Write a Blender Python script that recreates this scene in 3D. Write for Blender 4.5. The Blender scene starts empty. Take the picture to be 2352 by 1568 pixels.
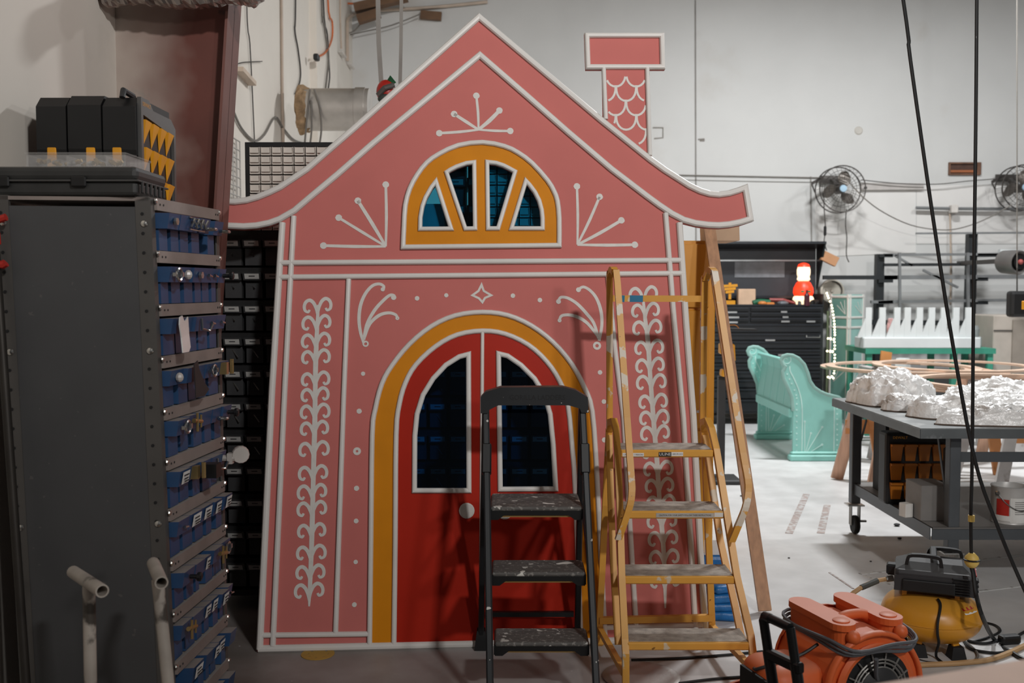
import bpy, bmesh, math, random
from math import sin, cos, tan, pi, radians, atan2, sqrt
from mathutils import Vector, Matrix, Euler, noise
from mathutils.geometry import tessellate_polygon
random.seed(7)
S = bpy.context.scene
COL = S.collection
V = Vector
# ------------------------------------------------------------------ camera
F = 2287.0; CX = 1176.0; CY = 784.0; CAMH = 1.65; PITCH = math.atan(124 / F)
cd = bpy.data.cameras.new('camera'); cd.sensor_width = 36.0; cd.lens = 36.0 * F / 2352
cd.dof.use_dof = True; cd.dof.focus_distance = 4.4; cd.dof.aperture_fstop = 3.2
cam = bpy.data.objects.new('camera', cd); COL.objects.link(cam)
cam.location = (0, 0, CAMH); cam.rotation_euler = (pi / 2 - PITCH, 0, 0)
S.camera = cam
# ------------------------------------------------------------------ world, lamps, exposure
w = bpy.data.worlds.new('world'); S.world = w; w.use_nodes = True
w.node_tree.nodes['Background'].inputs[0].default_value = (0.95, 0.97, 1.0, 1)
w.node_tree.nodes['Background'].inputs[1].default_value = 0.07
S.view_settings.view_transform = 'Standard'; S.view_settings.look = 'None'
S.view_settings.exposure = 0.0; S.view_settings.gamma = 1.0; S.view_settings.use_curve_mapping = False
def lamp(loc, aim, sx, sy, power, col=(1, 1, 1), spread=180):
    l = bpy.data.lights.new('ceiling_light', 'AREA'); l.shape = 'RECTANGLE'; l.size = sx; l.size_y = sy
    l.energy = power; l.color = col; l.spread = radians(spread)
    o = bpy.data.objects.new('ceiling_light', l); COL.objects.link(o); o.location = loc
    o.rotation_euler = (V(aim) - V(loc)).to_track_quat('-Z', 'Y').to_euler()
    return o
lamp((3.3, 8.9, 5.5), (3.3, 8.9, 0), 0.7, 0.3, 290, (0.975, 0.99, 1.0))       # high bay over the back of the shop
lamp((6.6, 8.4, 5.5), (6.6, 8.4, 0), 0.7, 0.3, 140, (0.975, 0.99, 1.0))
lamp((2.75, -2.2, 5.2), (0.4, 7.0, 4.9), 0.45, 0.3, 140, (1.0, 0.985, 0.97), 100)      # high bay behind the camera, right
lamp((4.4, -3.0, 3.4), (0.6, 4.9, 2.6), 0.4, 0.4, 24, (1.0, 0.95, 0.9), 100)
# ------------------------------------------------------------------ measuring helpers (photo pixel -> point at a known depth, height or side)
FW = V((0, cos(PITCH), -sin(PITCH))); UP = V((0, sin(PITCH), cos(PITCH))); CAM = V((0, 0, CAMH))
def ray(px, py): return V((1, 0, 0)) * ((px - CX) / F) + UP * ((CY - py) / F) + FW
def PY(px, py, y): d = ray(px, py); return CAM + d * (y / d.y)
def PF(px, py, z=0.0): d = ray(px, py); return CAM + d * ((z - CAMH) / d.z)
def PX(px, py, x): d = ray(px, py); return CAM + d * (x / d.x)
def PP(px, py, o, n): d = ray(px, py); return CAM + d * ((o - CAM).dot(n) / d.dot(n))
# ------------------------------------------------------------------ materials
MATS = {}
def lin(c):
    if isinstance(c, str):
        c = [int(c[i:i + 2], 16) / 255 for i in (0, 2, 4)]
        c = [(x / 12.92 if x <= .04045 else ((x + .055) / 1.055) ** 2.4) for x in c]
    return (c[0], c[1], c[2], 1)
def mat(name, col, rough=.55, metal=0., var=.12, scale=6., bump=0., bscale=60., spots=None, stretch=None, spec=.5, dust=None):
    if name in MATS: return MATS[name]
    m = bpy.data.materials.new(name); m.use_nodes = True; nt = m.node_tree; N = nt.nodes; L = nt.links
    b = N['Principled BSDF']; b.inputs['Roughness'].default_value = rough; b.inputs['Metallic'].default_value = metal
    b.inputs['Specular IOR Level'].default_value = spec
    c = lin(col); tc = N.new('ShaderNodeTexCoord'); mp = N.new('ShaderNodeMapping'); L.new(tc.outputs['Object'], mp.inputs[0])
    if stretch: mp.inputs['Scale'].default_value = stretch
    n = N.new('ShaderNodeTexNoise'); n.inputs['Scale'].default_value = scale; n.inputs['Detail'].default_value = 5
    L.new(mp.outputs[0], n.inputs[0])
    mx = N.new('ShaderNodeMix'); mx.data_type = 'RGBA'
    mx.inputs[6].default_value = tuple(x * (1 - var) for x in c[:3]) + (1,)
    mx.inputs[7].default_value = tuple(min(1, x * (1 + var)) for x in c[:3]) + (1,)
    r = N.new('ShaderNodeValToRGB'); r.color_ramp.elements[0].position = .3; r.color_ramp.elements[1].position = .7
    L.new(n.outputs[0], r.inputs[0]); L.new(r.outputs[0], mx.inputs[0])
    out = mx.outputs[2]
    for sp in (spots or []):
        n2 = N.new('ShaderNodeTexNoise'); n2.inputs['Scale'].default_value = sp[1]; n2.inputs['Detail'].default_value = sp[3] if len(sp) > 3 else 3
        off = N.new('ShaderNodeMapping'); off.inputs['Location'].default_value = (sp[1] * .37, 3.1, sp[1]); L.new(tc.outputs['Object'], off.inputs[0]); L.new(off.outputs[0], n2.inputs[0])
        r2 = N.new('ShaderNodeValToRGB'); r2.color_ramp.elements[0].position = sp[2]; r2.color_ramp.elements[1].position = sp[2] + (sp[4] if len(sp) > 4 else .03)
        L.new(n2.outputs[0], r2.inputs[0])
        m2 = N.new('ShaderNodeMix'); m2.data_type = 'RGBA'; L.new(r2.outputs[0], m2.inputs[0]); L.new(out, m2.inputs[6]); m2.inputs[7].default_value = lin(sp[0]); out = m2.outputs[2]
    if dust:   # dust lying on upward faces
        g = N.new('ShaderNodeNewGeometry'); sx = N.new('ShaderNodeSeparateXYZ'); L.new(g.outputs['Normal'], sx.inputs[0])
        rr = N.new('ShaderNodeValToRGB'); rr.color_ramp.elements[0].position = .55; rr.color_ramp.elements[1].position = .95
        rr.color_ramp.elements[1].color = (dust[1],) * 3 + (1,)
        L.new(sx.outputs[2], rr.inputs[0]); m3 = N.new('ShaderNodeMix'); m3.data_type = 'RGBA'
        L.new(rr.outputs[0], m3.inputs[0]); L.new(out, m3.inputs[6]); m3.inputs[7].default_value = lin(dust[0]); out = m3.outputs[2]
    L.new(out, b.inputs['Base Color'])
    if bump:
        n3 = N.new('ShaderNodeTexNoise'); n3.inputs['Scale'].default_value = bscale; n3.inputs['Detail'].default_value = 4; L.new(mp.outputs[0], n3.inputs[0])
        bp = N.new('ShaderNodeBump'); bp.inputs['Strength'].default_value = bump; bp.inputs['Distance'].default_value = .01
        L.new(n3.outputs[0], bp.inputs['Height']); L.new(bp.outputs[0], b.inputs['Normal'])
    MATS[name] = m; return m
def tint(name, col, gloss=.12, rough=.02):
    if name in MATS: return MATS[name]
    m = bpy.data.materials.new(name); m.use_nodes = True; nt = m.node_tree; N = nt.nodes; L = nt.links; N.remove(N['Principled BSDF'])
    t = N.new('ShaderNodeBsdfTransparent'); t.inputs[0].default_value = lin(col)
    g = N.new('ShaderNodeBsdfGlossy'); g.inputs['Roughness'].default_value = rough
    fr = N.new('ShaderNodeFresnel'); fr.inputs[0].default_value = 1.35
    ms = N.new('ShaderNodeMixShader'); L.new(fr.outputs[0], ms.inputs[0]); L.new(t.outputs[0], ms.inputs[1]); L.new(g.outputs[0], ms.inputs[2])
    L.new(ms.outputs[0], N['Material Output'].inputs[0]); MATS[name] = m; return m
def glow(name, col, strength, base=None):
    if name in MATS: return MATS[name]
    m = mat(name, base or col, .4); b = m.node_tree.nodes['Principled BSDF']
    b.inputs['Emission Color'].default_value = lin(col); b.inputs['Emission Strength'].default_value = strength; return m
# ------------------------------------------------------------------ mesh builder
def basis(a):
    a = a.normalized(); t = V((0, 0, 1)) if abs(a.z) < .95 else V((0, 1, 0))
    x = t.cross(a).normalized(); return x, a.cross(x).normalized()
def cr(pts, n=6, closed=False):
    P = [V(p) for p in pts]; m = len(P); out = []
    for i in range(m if closed else m - 1):
        if closed: p0, p1, p2, p3 = P[(i - 1) % m], P[i], P[(i + 1) % m], P[(i + 2) % m]
        else: p0, p1, p2, p3 = P[max(i - 1, 0)], P[i], P[i + 1], P[min(i + 2, m - 1)]
        for k in range(n):
            t = k / n
            out.append(.5 * ((2 * p1) + (p2 - p0) * t + (2 * p0 - 5 * p1 + 4 * p2 - p3) * t * t + (3 * p1 - p0 - 3 * p2 + p3) * t ** 3))
    if not closed: out.append(P[-1])
    return out
class MB:
    def __init__(s, M=None): s.v = []; s.f = []; s.M = M
    def add(s, vs, fs):
        n = len(s.v); s.v += [s.M @ V(p) if s.M else V(p) for p in vs]; s.f += [tuple(i + n for i in f) for f in fs]; return s
    def box(s, c, d, R=None, bev=0., seg=1):
        hx, hy, hz = d[0] / 2, d[1] / 2, d[2] / 2
        if bev:
            bm = bmesh.new(); bmesh.ops.create_cube(bm, size=1); bmesh.ops.scale(bm, vec=d, verts=bm.verts)
            bmesh.ops.bevel(bm, geom=bm.edges[:], offset=min(bev, hx * .98, hy * .98, hz * .98), segments=seg, affect='EDGES', profile=.5)
            bm.verts.index_update(); vs = [v.co.copy() for v in bm.verts]; fs = [[v.index for v in f.verts] for f in bm.faces]; bm.free()
        else:
            vs = [V((x, y, z)) for x in (-hx, hx) for y in (-hy, hy) for z in (-hz, hz)]
            fs = [(0, 1, 3, 2), (4, 6, 7, 5), (0, 4, 5, 1), (2, 3, 7, 6), (0, 2, 6, 4), (1, 5, 7, 3)]
        c = V(c)
        return s.add([(R @ p if R else p) + c for p in vs], fs)
    def hexa(s, a, b):   # two quads (bottom loop, top loop)
        return s.add(list(a) + list(b), [(3, 2, 1, 0), (4, 5, 6, 7)] + [(i, (i + 1) % 4, 4 + (i + 1) % 4, 4 + i) for i in range(4)])
    def beam(s, p, q, w_, h_, up=(0, 0, 1), bev=0.):
        p, q = V(p), V(q); d = (q - p); L = d.length; a = d / L; u = V(up)
        if abs(a.dot(u.normalized())) > .98: u = V((0, 1, 0)) if abs(a.y) < .9 else V((1, 0, 0))
        x = a.cross(u).normalized(); z = x.cross(a)
        R = Matrix((x, a, z)).transposed()
        return s.box((p + q) / 2, (w_, L, h_), R, bev)
    def tube(s, pts, r, n=8, cap=True, closed=False):
        P = [V(p) for p in pts]; m = len(P); vs = []; fs = []; x = None
        for i, p in enumerate(P):
            if closed: t = P[(i + 1) % m] - P[i - 1]
            else: t = P[min(i + 1, m - 1)] - P[max(i - 1, 0)]
            if t.length < 1e-9: t = V((0, 0, 1))
            t.normalize()
            if x is None: x, y = basis(t)
            else:
                x = (x - t * x.dot(t)); x = x.normalized() if x.length > 1e-6 else basis(t)[0]; y = t.cross(x)
            rr = r[i] if isinstance(r, (list, tuple)) else r
            vs += [p + (x * cos(2 * pi * k / n) + y * sin(2 * pi * k / n)) * rr for k in range(n)]
        for i in range(m if closed else m - 1):
            j = (i + 1) % m
            fs += [(i * n + k, i * n + (k + 1) % n, j * n + (k + 1) % n, j * n + k) for k in range(n)]
        if cap and not closed: fs += [tuple(range(n))[::-1], tuple((m - 1) * n + k for k in range(n))]
        return s.add(vs, fs)
    def strap(s, pts, w_, t_, side):   # flat bar swept along points; side = direction of its width
        P = [V(p) for p in pts]; sd = V(side).normalized(); vs = []; fs = []; m = len(P)
        for i, p in enumerate(P):
            t = (P[min(i + 1, m - 1)] - P[max(i - 1, 0)]).normalized(); n = t.cross(sd).normalized()
            vs += [p + sd * w_ / 2 + n * t_ / 2, p - sd * w_ / 2 + n * t_ / 2, p - sd * w_ / 2 - n * t_ / 2, p + sd * w_ / 2 - n * t_ / 2]
        for i in range(m - 1): fs += [(4 * i + k, 4 * i + (k + 1) % 4, 4 * i + 4 + (k + 1) % 4, 4 * i + 4 + k) for k in range(4)]
        fs += [(3, 2, 1, 0), tuple(4 * (m - 1) + k for k in range(4))]
        return s.add(vs, fs)
    def lathe(s, prof, c=(0, 0, 0), axis=(0, 0, 1), n=20):
        a = V(axis).normalized(); x, y = basis(a); c = V(c); vs = []; fs = []
        for r, h in prof: vs += [c + a * h + (x * cos(2 * pi * k / n) + y * sin(2 * pi * k / n)) * max(r, 1e-4) for k in range(n)]
        for i in range(len(prof) - 1): fs += [(i * n + k, i * n + (k + 1) % n, i * n + n + (k + 1) % n, i * n + n + k) for k in range(n)]
        fs += [tuple(range(n))[::-1], tuple((len(prof) - 1) * n + k for k in range(n))]
        return s.add(vs, fs)
    def ball(s, c, r, n=12, m=8, sc=(1, 1, 1)):
        c = V(c); vs = [c + V((0, 0, -r * sc[2]))]; fs = []
        for i in range(1, m):
            a = -pi / 2 + pi * i / m
            vs += [c + V((cos(a) * cos(2 * pi * k / n) * r * sc[0], cos(a) * sin(2 * pi * k / n) * r * sc[1], sin(a) * r * sc[2])) for k in range(n)]
        vs.append(c + V((0, 0, r * sc[2]))); t = len(vs) - 1
        for k in range(n):
            fs.append((0, 1 + (k + 1) % n, 1 + k)); fs.append((t, t - n + k, t - n + (k + 1) % n))
            for i in range(m - 2): fs.append((1 + i * n + k, 1 + i * n + (k + 1) % n, 1 + i * n + n + (k + 1) % n, 1 + i * n + n + k))
        return s.add(vs, fs)
    def plate(s, outer, holes=(), w0=0., w1=.01, fr=None):   # flat sheet with holes; fr maps (u,v,w) -> point
        fr = fr or (lambda u, v, w_: V((u, v, w_)))
        loops = [list(outer)] + [list(h) for h in holes]
        flat = [p for l in loops for p in l]; n = len(flat)
        tri = tessellate_polygon([[V((p[0], p[1], 0)) for p in l] for l in loops])
        vs = [fr(p[0], p[1], w1) for p in flat] + [fr(p[0], p[1], w0) for p in flat]
        fs = []
        for t in tri:
            a, b, c = [flat[i] for i in t]
            if (b[0] - a[0]) * (c[1] - a[1]) - (b[1] - a[1]) * (c[0] - a[0]) < 0: t = t[::-1]
            fs.append(tuple(t)); fs.append(tuple(i + n for i in t[::-1]))
        k = 0
        for l in loops:
            m = len(l)
            for i in range(m): fs.append((k + i, k + (i + 1) % m, n + k + (i + 1) % m, n + k + i))
            k += m
        return s.add(vs, fs)
    def sweep(s, pts, width, h, fr, w0=0., closed=False, prof=None):   # moulding along a 2d path on a plane
        P = [V((p[0], p[1])) for p in pts]; m = len(P)
        prof = prof or [(-.5, 0), (-.48, .55), (-.3, .92), (0, 1), (.3, .92), (.48, .55), (.5, 0)]
        k = len(prof); vs = []; fs = []
        for i, p in enumerate(P):
            if closed: a, b = P[i] - P[i - 1], P[(i + 1) % m] - P[i]
            else: a = P[i] - P[i - 1] if i else P[1] - P[0]; b = P[i + 1] - P[i] if i < m - 1 else P[-1] - P[-2]
            a = a.normalized(); b = b.normalized(); t = (a + b); t = t.normalized() if t.length > 1e-5 else a
            nn = V((-t.y, t.x)); sc = 1 / max(.35, abs(nn.dot(V((-a.y, a.x)))))
            ww = width[i] if isinstance(width, (list, tuple)) else width
            vs += [fr(p.x + nn.x * q * ww * sc, p.y + nn.y * q * ww * sc, w0 + z * h) for q, z in prof]
        for i in range(m if closed else m - 1):
            j = (i + 1) % m; fs += [(i * k + q + 1, i * k + q, j * k + q, j * k + q + 1) for q in range(k - 1)]
        if not closed: fs += [tuple(range(k)), tuple((m - 1) * k + q for q in range(k))[::-1]]
        return s.add(vs, fs)
RIB = [(-.5, 0), (-.46, 1), (.46, 1), (.5, 0)]
WM = {}
def tag(o, label, cat, group=None, kind=None):
    if label: o['label'] = label
    if cat: o['category'] = cat
    if group: o['group'] = group
    if kind: o['kind'] = kind
    return o
def thing(name, label, cat, loc=(0, 0, 0), group=None, M=None):
    o = bpy.data.objects.new(name, None); COL.objects.link(o); o.empty_display_size = .1
    M = M or Matrix.Translation(V(loc)); o.matrix_world = M; WM[o.name] = M
    return tag(o, label, cat, group)
def part(name, mb, m, parent=None, label=None, smooth=False, kind=None):   # mb is in world space
    me = bpy.data.meshes.new(name); vs = mb.v
    if parent:
        M = WM[parent.name]; inv = M.inverted()
        vs = [inv @ p for p in vs]
    else:
        zs = min(p.z for p in vs); c = sum(vs, V()) / len(vs); M = Matrix.Translation((c.x, c.y, zs)); inv = M.inverted(); vs = [inv @ p for p in vs]
    me.from_pydata([tuple(p) for p in vs], [], mb.f); me.update()
    bm = bmesh.new(); bm.from_mesh(me); bmesh.ops.recalc_face_normals(bm, faces=bm.faces[:]); bm.to_mesh(me); bm.free()
    if smooth:
        me.shade_smooth() if smooth is True else me.set_sharp_from_angle(angle=radians(smooth))
        if smooth is not True:
            for p in me.polygons: p.use_smooth = True
    me.materials.append(MATS[m] if isinstance(m, str) else m)
    o = bpy.data.objects.new(name, me); COL.objects.link(o)
    if parent: o.parent = parent; WM[o.name] = M
    else: o.matrix_world = M; WM[o.name] = M
    if label: o['label'] = label
    if kind: o['kind'] = kind
    return o
def single(name, mb, m, label, cat, group=None, smooth=False): return tag(part(name, mb, m, None, smooth=smooth), label, cat, group)
def struct(name, mb, m, label=None, smooth=False): return tag(part(name, mb, m, None, smooth=smooth), label, None, None, 'structure')
def dup(root, M, label=None, group=None):
    def cp(o, par):
        c = o.copy(); COL.objects.link(c)
        if par: c.parent = par
        for ch in list(o.children): cp(ch, c)
        return c
    r = cp(root, None); r.matrix_world = M; WM[r.name] = M
    if label: r['label'] = label
    if group: r['group'] = group
    return r
def text(body, size, O, X, Yv, m, parent, name='lettering', w_=None):   # flat print lying on the plane spanned by X (reading) and Yv (up)
    cu = bpy.data.curves.new('t', 'FONT'); cu.body = body; cu.size = size; cu.align_x = 'CENTER'; cu.align_y = 'CENTER'; cu.resolution_u = 2
    o = bpy.data.objects.new('t', cu); COL.objects.link(o); dg = bpy.context.evaluated_depsgraph_get()
    me = bpy.data.meshes.new_from_object(o.evaluated_get(dg)); bpy.data.objects.remove(o); bpy.data.curves.remove(cu)
    X = V(X).normalized(); Yv = V(Yv).normalized()
    if w_:
        xs = [v.co.x for v in me.vertices]; k = w_ / max(1e-6, max(xs) - min(xs))
    else: k = 1
    mb = MB(); mb.v = [V(O) + X * v.co.x * k + Yv * v.co.y for v in me.vertices]; mb.f = [tuple(p.vertices) for p in me.polygons]
    bpy.data.meshes.remove(me)
    return part(name, mb, m, parent)
ORD = ['first', 'second', 'third', 'fourth', 'fifth', 'sixth', 'seventh', 'eighth', 'ninth', 'tenth', 'eleventh', 'twelfth', 'thirteenth']
# ------------------------------------------------------------------ palette
mat('white_trim', 'd9d5d0', .45, var=.04); mat('white_paint', 'd6d2cc', .6, var=.05, scale=30)
mat('pink', 'c4706a', .7, var=.04, scale=3, spec=.2); mat('pink_back', '8a6a50', .8)
mat('orange_paint', 'd0820a', .6, var=.05, spec=.18); mat('red_paint', 'ab2310', .5, var=.06, scale=3, spec=.15)
mat('black_plastic', '101011', .5, var=.2); mat('dark_plastic', '2b2b2c', .5, var=.15); mat('black_metal', '1b1c1e', .4, .2)
mat('steel', 'b9b9b7', .28, 1.); mat('galv', 'a9a6a2', .45, .7, bump=.1); mat('dull_steel', '8c8a86', .5, .6)
mat('screw', 'd8d6d0', .25, 1.)
mat('wood', 'c09a70', .65, var=.2, scale=5, stretch=(6, 6, .6), bump=.05); mat('ply', 'd9b99c', .65, var=.1, scale=8)
mat('rubber', '151516', .75); mat('paper', 'dddcd8', .8); mat('ink', '1c1c1e', .7)
mat('red_plastic', 'b3281e', .4); mat('blue_plastic', '12508f', .45); mat('yellow_plastic', 'e09a1c', .45)
# ------------------------------------------------------------------ the room
BW = 12.7          # back wall distance
mat('floor', '6f655f', .5, var=.16, scale=1.6, bump=.05, bscale=30, spots=[('5a4a42', .9, .52, 6, .2), ('7f7a76', 2.3, .55, 8, .16), ('c5c6c6', 16, .72, 3, .02)])
def dusty(m_):   # white dust and paint, plus back-lamp light painted into the floor colour
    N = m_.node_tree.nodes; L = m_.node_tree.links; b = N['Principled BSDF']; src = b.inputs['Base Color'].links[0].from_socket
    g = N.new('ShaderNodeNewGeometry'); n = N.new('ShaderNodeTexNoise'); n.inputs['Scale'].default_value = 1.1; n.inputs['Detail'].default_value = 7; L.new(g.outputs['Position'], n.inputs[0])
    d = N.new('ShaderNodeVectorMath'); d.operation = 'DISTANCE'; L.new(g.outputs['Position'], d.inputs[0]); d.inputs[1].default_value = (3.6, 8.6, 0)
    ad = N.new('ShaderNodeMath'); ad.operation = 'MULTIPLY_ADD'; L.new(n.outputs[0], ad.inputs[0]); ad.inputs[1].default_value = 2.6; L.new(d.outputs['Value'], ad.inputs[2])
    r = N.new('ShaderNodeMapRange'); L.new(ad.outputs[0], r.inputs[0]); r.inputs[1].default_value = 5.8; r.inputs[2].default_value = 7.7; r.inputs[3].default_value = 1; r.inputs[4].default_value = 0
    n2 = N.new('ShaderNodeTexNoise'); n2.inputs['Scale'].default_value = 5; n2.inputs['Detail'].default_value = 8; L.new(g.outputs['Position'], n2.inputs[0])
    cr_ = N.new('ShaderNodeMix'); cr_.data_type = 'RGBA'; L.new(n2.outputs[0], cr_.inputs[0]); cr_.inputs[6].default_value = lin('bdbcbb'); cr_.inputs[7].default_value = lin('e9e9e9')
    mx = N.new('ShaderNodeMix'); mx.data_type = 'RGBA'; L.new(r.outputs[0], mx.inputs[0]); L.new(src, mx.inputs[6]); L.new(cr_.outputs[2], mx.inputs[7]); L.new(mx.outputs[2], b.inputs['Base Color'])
dusty(MATS['floor'])  # white dust and paint, plus painted back-lamp light
mat('wall_white', 'c8c8c6', .7, var=.03, scale=1.5, bump=.06, bscale=12, spots=[('b5aea5', 1.1, .64, 5, .3)])
mat('wall_left_m', 'ddd6cc', .7, var=.05, scale=1.2, bump=.05, bscale=10, spots=[('b5ada2', 1.3, .62, 5, .3)])
mat('ceil', '5b5652', .8); mat('joint', '8b8884', .8)
def WX(y): return -1.79 - (y - 4.66) * .027          # the left wall runs back at a slight angle
m = MB(); m.add([(-2.6, -3.5, 0), (9.5, -3.5, 0), (9.5, 13.2, 0), (-2.6, 13.2, 0)], [(0, 1, 2, 3)]); floor = struct('floor', m, 'floor')
m = MB(); m.box((3.2, BW + .1, 3.0), (11.2, .2, 6.2)); wall_back = struct('wall_back', m, 'wall_white')
m = MB(); m.hexa([(WX(-3.5), -3.5, 0), (WX(BW), BW, 0), (WX(BW) - .2, BW, 0), (WX(-3.5) - .2, -3.5, 0)], [(WX(-3.5), -3.5, 6.1), (WX(BW), BW, 6.1), (WX(BW) - .2, BW, 6.1), (WX(-3.5) - .2, -3.5, 6.1)])
wall_left = struct('wall_left', m, 'wall_left_m')
m = MB(); m.box((3.4, 4.85, 6.1), (12.2, 16.7, .12)); struct('ceiling', m, 'ceil')
for px, y0, y1 in ((1597, 0, 620), (1862, 405, 560)):
    a, b = PY(px, y0, BW - .004), PY(px + 2, y1, BW - .004); m = MB(); m.beam(a, b, .018, .006, (0, 1, 0)); part('joint', m, 'joint', wall_back)
m = MB(); m.beam(PY(1560, 402, BW - .01), PY(1880, 408, BW - .01), .012, .014, (0, 0, 1)); part('joint', m, 'joint', wall_back)
# plaster patches, holes and dents in the back wall
m = MB(); m.plate([(p.x, p.z) for p in [PY(x, y, BW) for x, y in ((2105, 425), (2352, 425), (2352, 560), (2105, 560))]], (), .002, .006, lambda u, v, w_: V((u, BW - w_, v))); part('patch', m, mat('patch', 'd6d4d1', .7, var=.02), wall_back)
m = MB(); m.plate([(p.x, p.z) for p in [PY(x, y, BW) for x, y in ((1870, 430), (2103, 437), (2103, 580), (1876, 590))]], (), .002, .007, lambda u, v, w_: V((u, BW - w_, v))); part('patch', m, 'patch', wall_back)
m = MB(); m.plate([(p.x, p.z) for p in [PY(x, y, BW) for x, y in ((1975, 420), (2118, 422), (2118, 436), (1975, 437))]], (), .0, .05, lambda u, v, w_: V((u, BW - w_, v))); part('ledge', m, mat('ledge', 'b3aeaa', .7), wall_back)
c = PY(1972, 300, BW); m = MB(); m.lathe([(.055, 0), (.04, .012), (.0, .014)], c, (0, -1, 0), 14); part('dent', m, mat('dent', 'b9b5ae', .8), wall_back)
for pts in (((1500, 293), (1523, 293), (1523, 316), (1503, 318)), ((1604, 320), (1618, 319), (1618, 323), (1608, 323))):
    m = MB(); m.tube([PY(x, y, BW - .006) for x, y in pts], .009, 5); part('crack', m, mat('crack', '8f8a84', .9), wall_back)
# recess with brown framing in the wall
a, b = PY(2178, 373, BW), PY(2251, 402, BW); t = thing('recess_box', 'brown wooden recess cut into the white back wall above the rack', 'recess', ((a.x + b.x) / 2, BW, b.z))
mat('recess', '4a3228', .7, var=.3, scale=12); fr = lambda u, v, w_: V((u, BW - w_, v))
o_ = [(a.x, b.z), (b.x, b.z), (b.x, a.z), (a.x, a.z)]; i_ = [(a.x + .02, b.z + .02), (b.x - .05, b.z + .02), (b.x - .05, a.z - .02), (a.x + .02, a.z - .02)]
m = MB(); m.plate(o_, (i_,), .0, .03, fr); part('frame', m, mat('recess_frame', '6a4a38', .7, var=.3, scale=10), t)
m = MB(); m.plate(i_, (), .001, .006, fr); part('backing', m, 'recess', t)
m = MB(); m.box(((a.x + b.x) / 2 - .02, BW - .02, b.z + .045), (b.x - a.x - .08, .03, .03)); part('batten', m, mat('batten', '9a5a34', .6), t)
# floor markings: painted lines
mat('line_white', 'cfcfcd', .7, spots=[('8f8a86', 22, .55, 4, .1)]); mat('line_red', 'ab9d98', .8, spots=[('c5c4c3', 20, .48, 4, .1)])
for p, q, wd, mm in (((1975, 1318), (2050, 1310), .028, 'line_white'), ((1985, 1322), (2080, 1352), .028, 'line_white'), ((2240, 1288), (2352, 1273), .025, 'line_white'), ((2230, 1360), (2352, 1345), .02, 'line_white'), ((1905, 1315), (1960, 1352), .012, 'line_red'), ((1812, 1225), (1852, 1135), .05, 'line_red'), ((1885, 1225), (1900, 1160), .05, 'line_red')):
    m = MB(); a, b = PF(*p), PF(*q); m.beam(a + V((0, 0, .0015)), b + V((0, 0, .0015)), wd, .003); part('painted_line', m, mm, floor)
# ------------------------------------------------------------------ steel column against the left wall
mat('oxide', '70473f', .6, var=.14, scale=4, bump=.04, bscale=25, spots=[('3d2420', 7, .66, 4, .06)])
def overspray(m_):   # white wall paint sprayed onto the first hand's width of steel
    N = m_.node_tree.nodes; L = m_.node_tree.links; b = N['Principled BSDF']; src = b.inputs['Base Color'].links[0].from_socket
    tc = N.new('ShaderNodeTexCoord'); sx = N.new('ShaderNodeSeparateXYZ'); L.new(tc.outputs['Object'], sx.inputs[0]); n = N.new('ShaderNodeTexNoise'); n.inputs['Scale'].default_value = 6; L.new(tc.outputs['Object'], n.inputs[0])
    ad = N.new('ShaderNodeMath'); ad.operation = 'MULTIPLY_ADD'; L.new(n.outputs[0], ad.inputs[0]); ad.inputs[1].default_value = .22; L.new(sx.outputs[0], ad.inputs[2])
    r = N.new('ShaderNodeMapRange'); L.new(ad.outputs[0], r.inputs[0]); r.inputs[1].default_value = .05; r.inputs[2].default_value = .46; r.inputs[3].default_value = .75; r.inputs[4].default_value = 0
    mx = N.new('ShaderNodeMix'); mx.data_type = 'RGBA'; L.new(r.outputs[0], mx.inputs[0]); L.new(src, mx.inputs[6]); mx.inputs[7].default_value = lin('c6bdb2'); L.new(mx.outputs[2], b.inputs['Base Color'])
cy = 4.56; x0 = WX(cy); colu = thing('steel_column', 'tapered oxide-red steel column standing against the left wall', 'column', (x0, cy, 0))
def CXr(z): return -1.243 - (2.97 - z) * .077
overspray(mat('oxide_web', '63352c', .6, var=.14, scale=4, bump=.04, bscale=25, spots=[('3d2420', 7, .66, 4, .06)]))
m = MB(); m.hexa([(x0, cy - .004, 0), (CXr(0), cy - .004, 0), (CXr(0), cy + .004, 0), (x0, cy + .004, 0)], [(x0, cy - .004, 5.9), (CXr(5.9), cy - .004, 5.9), (CXr(5.9), cy + .004, 5.9), (x0, cy + .004, 5.9)]); part('web', m, 'oxide_web', colu)
m = MB(); m.hexa([(CXr(0) - .012, cy - .1, 0), (CXr(0), cy - .1, 0), (CXr(0), cy + .1, 0), (CXr(0) - .012, cy + .1, 0)], [(CXr(5.9) - .012, cy - .1, 5.9), (CXr(5.9), cy - .1, 5.9), (CXr(5.9), cy + .1, 5.9), (CXr(5.9) - .012, cy + .1, 5.9)]); part('flange', m, 'oxide', colu)
m = MB(); m.box(((x0 + CXr(0)) / 2, cy, .01), (.44, .26, .02)); part('base_plate', m, 'oxide', colu)
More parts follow.
